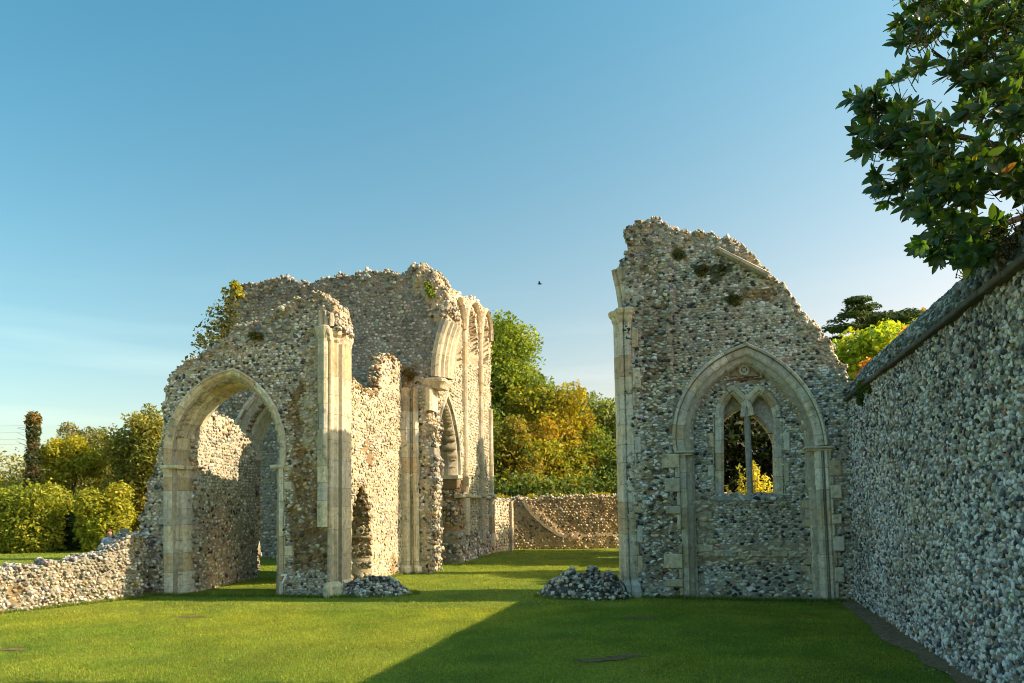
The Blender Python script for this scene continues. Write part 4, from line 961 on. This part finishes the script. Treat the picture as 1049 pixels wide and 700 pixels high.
hedge('scrub_bank','low mustard coloured scrub rising right behind the clipped hedge on the left',[((-27,34),(-15,34),1.0,2.9)],26000,.10,[(.22,.20,.035),(.17,.17,.03),(.25,.18,.04)],'shrubs')
ip=thing('ivy_covered_trunk','tall upright dead trunk wrapped in dark ivy above the left hedge','tree',(at(33,480,33)[0],33,0))
bx=at(33,480,33)[0]; topz=at(33,424,33)[2]
a=Acc(); tube(a,[(bx,33,-.1),(bx,33,topz*.5),(bx+.03,33,topz-.2)],.16,.10,(.08,.06,.04)); 
for k in range(46):
    z=random.uniform(2.4,topz); an=random.uniform(0,6.28); l=random.uniform(.35,.75)*(1.1-.3*(z/topz)); tube(a,[(bx,33,z),(bx+l*math.cos(an),33+l*math.sin(an),z+random.uniform(-.05,.35))],.012,.005,(.09,.07,.05),4)
a.build('trunk',M_BARK,ip)
a=Acc(); leaf_cloud(a,[(bx,33,z) for z in np.arange(.4,topz-.1,.3)],[[.27*random.uniform(.7,1.3),.3,.3] for z in np.arange(.4,topz-.1,.3)],4500,.09,[(.03,.045,.02),(.045,.06,.02),(.10,.07,.03)]); 
leaf_cloud(a,[(bx,33,topz-.3)],[[.32,.3,.42]],500,.08,[(.25,.15,.05),(.14,.12,.04)])
a.build('ivy_leaves',M_LEAF,ip)

# right side, behind the gable
cd=thing('cedar_tree','dark flat-layered cedar rising behind the gable on the right','tree',(at(888,350,36)[0],36,0))
a=Acc(); cb=np.array([at(888,350,36)[0],36,0]); tp_=at(882,309,36)
tube(a,[cb,(cb[0],36,8),(cb[0]-.2,36,10.2),tp_],.4,.06,(.06,.05,.04))
lv=[]; CC=[];RR=[]
for (px,py,half) in ((880,309,5),(884,316,10),(938,327,26),(950,335,24),(925,322,16),(888,322,18),(882,330,30),(905,326,20),(890,338,42),(925,332,30),(860,336,20),(935,340,30),(890,348,46),(905,356,44),(885,366,40)):
    for k in range(5):
        x=px+random.uniform(-half,half); e=at(x,py-abs(x-px)*.04+random.uniform(-2,2),36+random.uniform(-2.5,2.5)); CC.append(e); RR.append([random.uniform(.35,.8),.6,random.uniform(.06,.12)])
        if k%2==0: tube(a,[(cb[0]+random.uniform(-.1,.1),36,e[2]-.5),e],.07,.02,(.06,.05,.04),4)
a.build('trunk',M_BARK,cd)
a=Acc(); leaf_cloud(a,CC,RR,13000,.10,[(.028,.05,.028),(.02,.04,.024),(.045,.065,.03)],upright=1.2,asp=2.2); a.build('crown',M_LEAF,cd)
tree('leafy_shrub','bright yellow green shrub above the low end of the gable',(8.4,17.6,0),[cl(868,378,17,.75),cl(885,372,17,.8),cl(900,368,17,.85),cl(915,366,17.5,.8),cl(890,392,17,.8),cl(928,358,18,.7)],9000,.085,[(.26,.32,.02),(.20,.27,.02),(.32,.33,.03),(.12,.18,.02)],.08,cat='shrub',limbs=4)
tree('leafy_shrub','rust orange shrub beside the sloping wall cap on the right',(8.8,15.6,0),[cl(895,384,15,.33),cl(912,378,15,.42),cl(932,352,15.5,.40),cl(945,345,16,.35)],3600,.06,[(.34,.17,.04),(.28,.13,.03),(.40,.24,.07)],.05,cat='shrub',limbs=3)
# dark tree behind the gable (seen through the window) and the pale bush in front of it
tree('yew_tree','very dark evergreen tree seen through the two-light window',(6.0,22.5,0),[((5.6,21.5,2.2),2.1),((7.2,21.5,2.4),2.1),((5.9,22.5,4.6),2.1),((5.9,23.5,6.0),1.5),((8.8,22.0,2.4),2.0),((7.0,22.5,4.8),1.8),((6.6,25.2,3.2),2.2),((5.3,21.0,5.6),1.2)],42000,.13,[(.010,.018,.008),(.015,.024,.010),(.008,.012,.006)],.4,limbs=4)
tree('yew_tree','dark evergreen tree hidden behind the gable whose shadow crosses the far lawn',(5.0,25,0),[((5.2,24.0,3.2),1.4),((5.6,24.6,5.4),1.5),((5.4,24.4,7.0),.9),((5.9,26.3,3.4),1.5)],12000,.14,[(.012,.02,.009),(.016,.026,.01)],.25)
pbx=thing('pale_bush','sunlit straw yellow bush behind the window sill','shrub',(at(770,520,16)[0],16,0))
a=Acc(); bs=Acc(); 
for k in range(34):
    px=random.gauss(771,15); tpx=px+random.uniform(-4,4); ty=random.uniform(470,500)+abs(px-772)*.7
    if px<752: ty+=-8
    b_=np.array([at(px,500,16)[0]*.6+at(770,500,16)[0]*.4,16+random.uniform(-.3,.3),.05]); e=at(tpx,ty,16+random.uniform(-.3,.3)); tube(a,[b_,(b_+e)/2+[0,0,.2],e],.014,.005,(.25,.19,.08),4)
    for t in np.linspace(.35,1,11):
        c=b_+(e-b_)*t; leaf_cloud(bs,[c],[[.06,.06,.07]],9,.05,[(.42,.36,.06),(.34,.29,.05),(.50,.44,.12)],asp=2)
a.build('stems',M_BARK,pbx); bs.build('leaves',M_LEAF,pbx)

# ivy on the left ruin and on the corner of the right wall, weeds
def ivy(name,label,clumps,n,size,cols,cat='ivy'):
    a=Acc(); leaf_cloud(a,[c[0] for c in clumps],[[c[1]]*3 for c in clumps],n,size,cols,shell=.5); 
    base=clumps[0][0]
    for c in clumps: 
        tube(a,[np.array(base)+[0,0,-.2],c[0]+np.array([0,0,0])],.02,.006,(.07,.06,.04),4)
    return tag(a.build(name,M_LEAF),label,cat)
G_IVY=[(.035,.055,.03),(.05,.07,.035),(.08,.08,.03)]
iv=[cl(x,y,Y,r) for x,y,Y,r in ((232,345,17.2,.42),(226,352,16.8,.45),(218,340,16.8,.40),(226,325,17,.34),(233,315,17,.30),(238,303,17.2,.20),(214,362,16.2,.36),(203,370,15.8,.28),(236,330,17,.35),(209,350,16.6,.25),(196,374,15.4,.18))]
ivy('ivy_bush','dark ivy hanging over the left shoulder of the ruined church',iv,1300,.065,[(.03,.045,.025),(.05,.065,.03),(.09,.085,.03)])
a=Acc(); ty=[cl(239,291,17.2,.10),cl(231,298,17.2,.08),cl(244,300,17.2,.14),cl(243,294,17.2,.09)]
leaf_cloud(a,[c[0] for c in ty],[[c[1]]*3 for c in ty],160,.08,[(.22,.20,.03),(.14,.16,.03)]); tag(a.build('sapling',M_LEAF),'small yellow leaved sprig on the topmost left corner of the ruin','plant')
def fronty(px,py):
    Ys=[]
    for w in (R,WR):
        u_,z_=w.uv(px,py); Ys.append(float(w.P(u_,z_,0.05)[1]))
    return (Ys[0] if px<884 else min(Ys))-.04
iv=[cl(x,y,fronty(x,y),r) for x,y,r in ((884,404,.10),(881,415,.12),(879,427,.11),(888,396,.10),(878,438,.08),(885,410,.10),(882,446,.05),(893,398,.08))]
ivy('ivy_bush','small ivy in the corner where the gable meets the long right wall',iv,2600,.05,[(.04,.07,.02),(.07,.09,.02),(.10,.10,.03)])
def sprig(name,label,stems,n,size,cols,cat='weeds'):
    a=Acc()
    for (p0,p1,r) in stems:
        p0=np.array(p0);p1=np.array(p1); md=(p0+p1)/2+RNG.normal(scale=.02,size=3); tube(a,[p0,md,p1],.006,.003,(.16,.12,.07),4)
        for t in np.linspace(.3,1,5): leaf_cloud(a,[p0+(p1-p0)*t],[[r]*3],max(1,n//5),size,cols)
    return tag(a.build(name,M_LEAF),label,cat)
stems=[(at(948+random.uniform(-6,6),352,9.2),at(955+random.uniform(-14,12),random.uniform(312,335),9.3),.035) for _ in range(9)]
sprig('weed_tuft','reddish leafy weeds on the crest of the sloping wall cap',stems,24,.035,[(.25,.18,.06),(.10,.12,.03),(.32,.22,.08)])
stems=[(at(998+random.uniform(-8,14),295,7.0),at(985+random.uniform(-14,25),random.uniform(268,285),7.0),.02) for _ in range(10)]
sprig('weed_tuft','thin bare twiggy weeds on the wall cap under the magnolia',stems,6,.02,[(.25,.20,.12),(.12,.12,.04)])
stems=[]
for _ in range(60):
    x=random.uniform(1022,1075); y=262-(x-1030)*.8+random.uniform(-6,10); stems.append((at(x,y,5.6),at(x+random.uniform(-18,10),y-random.uniform(10,30),5.6+random.uniform(-.15,.15)),.02))
sprig('dry_grass','dry straw tuft on the wall cap at the right edge under the tree',stems,3,.02,[(.30,.22,.09),(.20,.16,.06)])

# ================================================================== MAGNOLIA
mg=thing('magnolia_tree','large glossy dark green magnolia leaning over the right wall','tree',(6.0,7.0,0))
def leaf_mesh():
    # long oval leaf with folded midrib, 11 verts
    xs=[0,.18,.42,.68,.88,1.0]; wd=[.02,.13,.19,.17,.09,0]
    V=[];
    for x,w_ in zip(xs,wd): V+= [(x,0,-.10*x*x),(x,w_,.045-.10*x*x),(x,-w_,.045-.10*x*x)]
    V=np.array(V,float); Fc=[]
    for i in range(5):
        a_=i*3;b_=a_+3; Fc+=[(a_,b_,b_+1,a_+1),(a_,a_+2,b_+2,b_)]
    return V,np.array(Fc)
LV,LF=leaf_mesh()
def magnolia():
    a=Acc(); tw=Acc()
    region=[(870,98),(878,108),(884,122),(876,150),(878,165),(895,178),(900,200),(925,215),(950,225),(962,230),(968,236),(938,247),(945,262),(985,272),(1006,270),(1030,255),(1060,240),(1150,230),(1150,-60),(940,-60),(922,-20),(920,25),(925,48),(950,52),(985,45),(992,62),(960,68),(940,62),(918,80),(905,92),(890,96)]
    clusters=[]
    P=np.array(region,float); tries=0
    while len(clusters)<900 and tries<60000:
        tries+=1; x=random.uniform(868,1200); y=random.uniform(-60,275)
        if not inpoly(np.array(x),np.array(y),P): continue
        if x>1060 or y<-20:
            if random.random()<.45: continue
        n_=float(fbm(np.array(x/40.),np.array(y/40.),1.0,2))
        if n_<(-.10 if x<985 else -.24): continue
        Y=random.uniform(5.3,6.68) if x>935 else random.uniform(5.8,6.7)
        clusters.append(at(x,y,Y))
    core=np.array([4.6,6.4,4.3])
    for c in clusters:
        out_=c-core; out_/=np.linalg.norm(out_); dirv=out_*.8+np.array([-.25,-.2,.25])+RNG.normal(scale=.45,size=3); dirv/=np.linalg.norm(dirv)
        tw_s=c-dirv*random.uniform(.08,.16)
        tube(tw,[tw_s-(out_*.04)+RNG.normal(scale=.01,size=3),tw_s,c],.005,.003,(.10,.08,.05),4)
        nL=random.randint(6,10); t1=np.cross(dirv,[.1,.2,.9]); t1/=np.linalg.norm(t1); t2=np.cross(dirv,t1)
        tone=random.random()
        for k in range(nL):
            an=k*2.4+random.uniform(-.4,.4); sp_=random.uniform(.5,1.25); X=dirv*math.cos(sp_)+(t1*math.cos(an)+t2*math.sin(an))*math.sin(sp_); X=X+np.array([0,0,-.12]); X/=np.linalg.norm(X)
            Nn=dirv-(dirv@X)*X; Nn/=np.linalg.norm(Nn)+1e-6; Yv=np.cross(Nn,X)
            s=random.uniform(.085,.155); V=c+(LV[:,0:1]*X+LV[:,1:2]*Yv+LV[:,2:3]*Nn)*s
            rr_=random.random()
            if rr_<.02: col=(.30,.24,.02)
            elif rr_<.032: col=(.16,.08,.025)
            else: col=np.array((.050,.098,.028))*(.7+.7*tone)*random.uniform(.75,1.35)
            a.add(V,LF,col,0,True)
    # limbs
    tube(tw,[(6.0,7.0,-.1),(5.9,6.9,2.4),(5.5,6.7,3.9),(5.0,6.5,4.7),(4.5,6.3,5.4)],.16,.04,(.12,.10,.07),9)
    for e in ((955,52),(900,120),(930,170),(975,250),(1000,150),(1040,60),(990,20),(1090,120),(1020,200)):
        p=at(*e,6.1); s=np.array([5.4,6.7,random.uniform(3.9,4.5)]); tube(tw,[s,(s+p)/2+[0,0,.25],p],.05,.012,(.12,.10,.07),6)
    a.build('leaves',M_MAG,mg); tw.build('branches',M_BARK,mg)
magnolia()

# ================================================================== SMALL THINGS
# kneeling person behind the low wall
def person(loc,face=0):
    me=bpy.data.meshes.new('person'); o=bpy.data.objects.new('person',me); COL.objects.link(o)
    J={'pel':(0,0,.30),'wst':(0,.02,.45),'chs':(0,-.01,.62),'nck':(0,-.03,.74),'hdb':(0,-.04,.79),'hd':(0,-.05,.88),'hdt':(0,-.045,.95),
       'ls':(.17,-.01,.69),'le':(.25,-.12,.47),'lh':(.14,-.32,.40),'rs':(-.17,-.01,.69),'re':(-.25,-.12,.48),'rh':(-.12,-.33,.42),
       'lk':(.16,-.40,.24),'lf':(.10,-.02,.08),'lt':(.10,.15,.05),'rk':(-.16,-.40,.24),'rf':(-.10,-.02,.08),'rt':(-.10,.15,.05)}
    Rd={'pel':.15,'wst':.125,'chs':.145,'nck':.055,'hdb':.065,'hd':.095,'hdt':.07,'ls':.065,'le':.045,'lh':.03,'rs':.065,'re':.045,'rh':.03,'lk':.065,'lf':.05,'lt':.035,'rk':.065,'rf':.05,'rt':.035}
    E=[('pel','wst'),('wst','chs'),('chs','nck'),('nck','hdb'),('hdb','hd'),('hd','hdt'),('chs','ls'),('ls','le'),('le','lh'),('chs','rs'),('rs','re'),('re','rh'),('pel','lk'),('lk','lf'),('lf','lt'),('pel','rk'),('rk','rf'),('rf','rt')]
    ks=list(J); me.from_pydata([J[k] for k in ks],[(ks.index(a_),ks.index(b_)) for a_,b_ in E],[])
    md=o.modifiers.new('s','SKIN'); o.modifiers.new('ss','SUBSURF').levels=2
    for i,k in enumerate(ks): me.skin_vertices[0].data[i].radius=(Rd[k],Rd[k]); me.skin_vertices[0].data[i].use_root=(k=='pel')
    dg=bpy.context.evaluated_depsgraph_get(); dg.update(); m2=bpy.data.meshes.new_from_object(o.evaluated_get(dg))
    o.modifiers.clear(); o.data=m2
    at_=m2.color_attributes.new('Col','FLOAT_COLOR','POINT')
    for i,v in enumerate(m2.vertices):
        x,y,z=v.co
        if z>.76: c=(.50,.30,.21)
        elif z>.38 and abs(x)<.23 and y>-.2: c=(.36,.46,.66)
        elif z>.36 and y<-.2 and z>.34: c=(.50,.30,.21)
        else: c=(.06,.07,.12)
        at_.data[i].color=(*c,1)
    m2.materials.append(M_CLOTH)
    for p in m2.polygons: p.use_smooth=True
    a=Acc(); V,Fc=ico(2); Vh=V*np.array([.108,.112,.105])+np.array([0,-.030,.915]); Vh=Vh[:]; 
    keep=[f for f in Fc if (Vh[f].mean(0)[1]>-.075 or Vh[f].mean(0)[2]>.965) and Vh[f].mean(0)[2]>.84]
    a.add(Vh,np.array(keep),(.16,.06,.03),0,True); h=a.build('hair',M_CLOTH); h.parent=o
    for sx in (-.033,.033):
        a=Acc(); a.add(V*.011+np.array([sx,-.142,.895]),Fc,(.03,.02,.02),0,True)
        e=a.build('eye',M_CLOTH); e.parent=o
    a=Acc(); a.add(V*np.array([.013,.02,.02])+np.array([0,-.15,.868]),Fc,(.50,.28,.2),0,True); a.add(V*np.array([.026,.008,.007])+np.array([0,-.137,.836]),Fc,(.35,.12,.1),0,True)
    f_=a.build('nose_and_mouth',M_CLOTH); f_.parent=o
    for s in (-1,1):
        a=Acc()
        hx_,hy_,hz=(.13*s,-.33,.41)
        tube(a,[(hx_,hy_+.02,hz),(hx_,hy_-.03,hz-.01),(hx_,hy_-.08,hz-.02)],.03,.034,(.50,.30,.21),6)
        for q in range(4): tube(a,[(hx_+(q-1.5)*.018,hy_-.075,hz-.02),(hx_+(q-1.5)*.02,hy_-.115,hz-.035),(hx_+(q-1.5)*.02,hy_-.13-.008*(q in(1,2)),hz-.065)],.0095,.007,(.50,.30,.21),5)
        tube(a,[(hx_-s*.03,hy_-.03,hz),(hx_-s*.055,hy_-.06,hz-.01),(hx_-s*.055,hy_-.09,hz-.03)],.011,.008,(.50,.30,.21),5)
        hn=a.build('hand',M_CLOTH); hn.parent=o
    o.location=loc; o.rotation_euler=(0,0,face); return o
pp=at(112,550,24.5); po=person((pp[0],24.5,0),.5)
tag(po,'person crouching behind the low wall in a light blue shirt, reddish brown hair','person')
a=Acc(); p=at(126,550,25.5); Wd=Wall((p[0]-.5,25.5),(p[0]+.5,25.5)); block(a,Wd,.39,.61,-.05,at(126,541.7,25.5)[2],-.2,0,col=np.array((.30,.30,.25)),ch=.02); tag(a.build('stone_post',M_ASH),'short square grey stone post behind the broken wall next to the archway','post')
# bird
bp=at(553,291,45); a=Acc(); V,Fc=ico(1); a.add(V*np.array([.14,.04,.045])+bp,Fc,(.03,.03,.03),0,True)
a.add(np.array([[.05,0,0],[-.06,0,0],[-.10,.22,.09],[-.02,.24,.10]])+bp,[(0,1,2,3)],(.03,.03,.03)); a.add(np.array([[.05,0,0],[-.06,0,0],[-.10,-.22,.09],[-.02,-.24,.10]])+bp,[(0,1,2,3)],(.03,.03,.03))
a.add(np.array([[-.12,.02,0],[-.12,-.02,0],[-.2,-.04,0],[-.2,.04,0]])+bp,[(0,1,2,3)],(.03,.03,.03)); tag(a.build('bird',M_CLOTH),'tiny dark bird flying in the sky above the gap between the ruins','bird')
# power cables far left
for py,wn in ((433,'topmost'),(440,'second from top'),(447,'third from top'),(452,'lowest')):
    a=Acc(); p0=at(-60,py-2,90); p1=at(28,py+3,110); pm=(p0+p1)/2-[0,0,.4]; tube(a,[p0,pm,p1],.012,.012,(.15,.15,.15),4)
    tag(a.build('power_cable',M_IRON),'thin overhead power cable at far left, %s of four'%wn,'cable','overhead power cables')
# far hills
a=Acc(); xs=np.linspace(-900,900,160); hgt=8+20*np.clip(.5+vn(xs,xs*0,.006,2),0,1)+4*vn(xs,xs*0,.03,3)
hgt=hgt*np.where(xs<0,1,.7); V=[];
for x,h in zip(xs,hgt): V+=[(x,330,-1),(x,360,h*.7),(x,420,h),(x,600,h*.8)]
a.add(np.array(V),np.array([(i*4+j,(i+1)*4+j,(i+1)*4+j+1,i*4+j+1) for i in range(len(xs)-1) for j in range(3)]),(.05,.06,.03),0,True)
tag(a.build('hills',mat('hill',.95,.2,.4,.3,1,.1)),kind='structure')

# ================================================================== GRASS
def grass():
    a=Acc(); pts=[]
    def batch(n,y0,y1,sz,wid):
        Y=y0+(y1-y0)*RNG.random(n)**.75; X=RNG.uniform(-.72,.72,n)*Y+RNG.uniform(-.3,.3,n)
        # right of the long wall is dropped
        dR=(np.stack([X,Y],1)-WR.O)@WR.n; uR=(np.stack([X,Y],1)-WR.O)@WR.u
        ok=~((dR<.10+.26*RNG.random(n)**.6+.2*vn(uR,uR*0,1.3,3)+.12*vn(uR,uR*0,5,4)) & (uR>-1))
        dF=(np.stack([X,Y],1)-R.O)@R.n; uF=(np.stack([X,Y],1)-R.O)@R.u
        ok&=~((dF<.05)&(dF>-.8)&(uF>-.1))
        dL=(np.stack([X,Y],1)-LL.O)@LL.n; ok&=~((dL<.02)&(dL>-.6)&(X<-6.6))
        for (bx_,by_,rx,ry) in BARE: ok&=~((((X-bx_)/rx)**2+((Y-by_)/ry)**2)<(1.25*RNG.random(n)**.7))
        X=X[ok];Y=Y[ok];n=len(X)
        Z=ground_h(X,Y)-.03; an=RNG.random(n)*6.283; h=sz*RNG.uniform(.5,1.3,n)*(1+.5*fbm(X,Y,1.6,5)); ln=RNG.normal(scale=.55,size=(n,2))*h[:,None]
        dx=np.cos(an)*wid; dy=np.sin(an)*wid
        V=np.stack([np.stack([X-dx,Y-dy,Z-.004],1),np.stack([X+dx,Y+dy,Z-.004],1),np.stack([X+ln[:,0],Y+ln[:,1],Z+h],1)],1)
        t=np.clip(.58+1.0*fbm(X,Y,.5,3)+.8*fbm(X,Y,2.2,6)+.3*RNG.normal(size=n),0,1.25)[:,None]
        c=(1-t)*np.array([.15,.27,.032])+t*np.array([.38,.41,.048]); dry=(RNG.random(n)<.05)[:,None]; c=np.where(dry,np.array([.20,.17,.06]),c)*(1+RNG.normal(scale=.22,size=(n,1)))
        a.add(V.reshape(-1,3),np.arange(3*n).reshape(n,3),np.repeat(np.clip(c,.01,.6),3,0),0,False)
    batch(230000,6.0,12.0,.024,.0035); batch(150000,11.0,22.0,.028,.006); batch(50000,20,32,.035,.012)
    def fringe(w,u0,u1,n,d0=.0,d1=.14,hm=.075):
        U=RNG.uniform(u0,u1,n); D=RNG.uniform(d0,d1,n)**1.0; P=w.P(U,0,D); X,Y=P[:,0],P[:,1]; keep=vn(U,U*0,2.2,4)>-.22; X,Y=X[keep],Y[keep]; n=len(X)
        Z=ground_h(X,Y)-.03; h=hm*RNG.uniform(.35,1.3,n); an=RNG.random(n)*6.283; ln=RNG.normal(scale=.4,size=(n,2))*h[:,None]; dx=np.cos(an)*.005; dy=np.sin(an)*.005
        V=np.stack([np.stack([X-dx,Y-dy,Z],1),np.stack([X+dx,Y+dy,Z],1),np.stack([X+ln[:,0],Y+ln[:,1],Z+h],1)],1)
        c=np.array([.16,.24,.03])*(1+RNG.normal(scale=.3,size=(n,1))); c=np.where((RNG.random(n)<.2)[:,None],np.array([.30,.24,.09]),c)
        a.add(V.reshape(-1,3),np.arange(3*n).reshape(n,3),np.repeat(np.clip(c,.01,.6),3,0),0,False)
    fringe(R,-.3,3.9,3500,.0,.16); fringe(LW,-.8,3.6,2800,.03,.16); fringe(LL,-1.5,3.2,3000); fringe(S1,.6,4.2,2000,.02,.15); fringe(W2,5.9,6.8,500,.05,.2); fringe(WR,-.3,7.5,1200,.0,.08,.05)
    for hx_,hy_ in ((gp(599,612)),(gp(379,610))) if False else ((gp(599,612)[0],gp(599,612)[1]+.25),(gp(379,610)[0],gp(379,610)[1]+.3)):
        n=1400; th=RNG.uniform(0,6.283,n); rr_=RNG.uniform(.85,1.12,n); X=hx_+.8*rr_*np.cos(th); Y=hy_+.42*rr_*np.sin(th); Z=ground_h(X,Y)-.03; h=.06*RNG.uniform(.4,1.4,n); ln=RNG.normal(scale=.4,size=(n,2))*h[:,None]
        V=np.stack([np.stack([X-.005,Y,Z],1),np.stack([X+.005,Y,Z],1),np.stack([X+ln[:,0],Y+ln[:,1],Z+h],1)],1); a.add(V.reshape(-1,3),np.arange(3*n).reshape(n,3),(.17,.22,.03),0,False)
    o=a.build('grass',mat('grass_blade',.7,1.2,.3,0,20,.001,spec=.2,trans=.35,tmul=(1.3,1.35,.5))); tag(o,'short mown green grass covering the lawn','grass',kind='stuff')
    a=Acc()
    n=120; Y=RNG.uniform(6.6,13,n); X=RNG.uniform(-.65,.5,n)*Y; 
    dR=(np.stack([X,Y],1)-WR.O)@WR.n; ok=(dR>.5); X=X[ok];Y=Y[ok]
    for x,y in zip(X,Y):
        s=random.uniform(.006,.011); z=float(ground_h(x,y))+.004; t=np.linspace(0,6.283,7)[:-1]
        a.add(np.concatenate([[[x,y,z+.003]],np.stack([x+s*np.cos(t),y+s*np.sin(t),np.full(6,z)],1)]),[(0,1+i,1+(i+1)%6) for i in range(6)],(.65,.65,.60))
    tag(a.build('clover_flowers',M_CLOTH),'tiny white clover flowers scattered in the lawn','flowers',kind='stuff')
grass()
a=Acc(); n=190; Y=RNG.uniform(6.4,14,n); X=RNG.uniform(-.66,.45,n)*Y
for x,y in zip(X,Y):
    if (np.array([x,y])-WR.O)@WR.n<.1 or (y>11.5 and x>1.5): continue
    s_=random.uniform(.012,.028); z=float(ground_h(x,y))-.008; an=random.uniform(0,6.28); cx_,sx_=math.cos(an)*s_,math.sin(an)*s_
    a.add(np.array([[x-cx_,y-sx_,z],[x+sx_*.5,y-cx_*.5,z+.012],[x+cx_,y+sx_,z+.004],[x-sx_*.5,y+cx_*.5,z+.014]]),[(0,1,2,3)],random.choice([(.28,.18,.05),(.20,.11,.04),(.34,.28,.07)]))
tag(a.build('fallen_leaves',M_LEAF),'small brown and yellow fallen leaves scattered on the lawn','leaves',kind='stuff')

def tuft(name,label,px,py,Y,rs,n,size,cols,squash=.6):
    a=Acc(); C=[at(px+random.uniform(-1,1)*rs[0],py+random.uniform(-1,1)*rs[1],Y) for _ in range(7)]
    leaf_cloud(a,C,[[.07,.05,.06]]*7,n,size,cols,asp=2.2); tag(a.build(name,M_LEAF),label,'plant')
G_T=[(.05,.065,.02),(.07,.08,.025),(.10,.09,.03)]
def dep(w,px,py,d=.04):
    u_,z_=w.uv(px,py); return float(w.P(u_,z_,d)[1])
tuft('wall_plant','dark green plant growing high on the gable below the roof moulding',728,278,dep(R,728,278),(13,4),420,.035,G_T)
tuft('wall_plant','small dark plant rooted in the gable above the point of the blind arch',752,307,dep(R,752,307),(6,3),200,.035,G_T)
tuft('wall_plant','dark moss tuft near the top left of the gable',696,262,dep(R,696,262),(5,4),200,.03,G_T)
tuft('wall_plant','bright green plant on the sunlit broken corner at the top of the tall wall',441,297,dep(W2,441,297,.12),(4,7),260,.05,[(.16,.20,.03),(.12,.16,.03)])
tuft('wall_plant','dark green plant on the front wall just above the big archway',262,343,dep(LW,262,343,.05),(6,3),220,.035,G_T)
tuft('wall_plant','brownish tuft on the broken top of the sunlit side wall',420,384,dep(W2,415,384,.15),(4,5),200,.04,[(.14,.10,.05),(.09,.09,.03)])
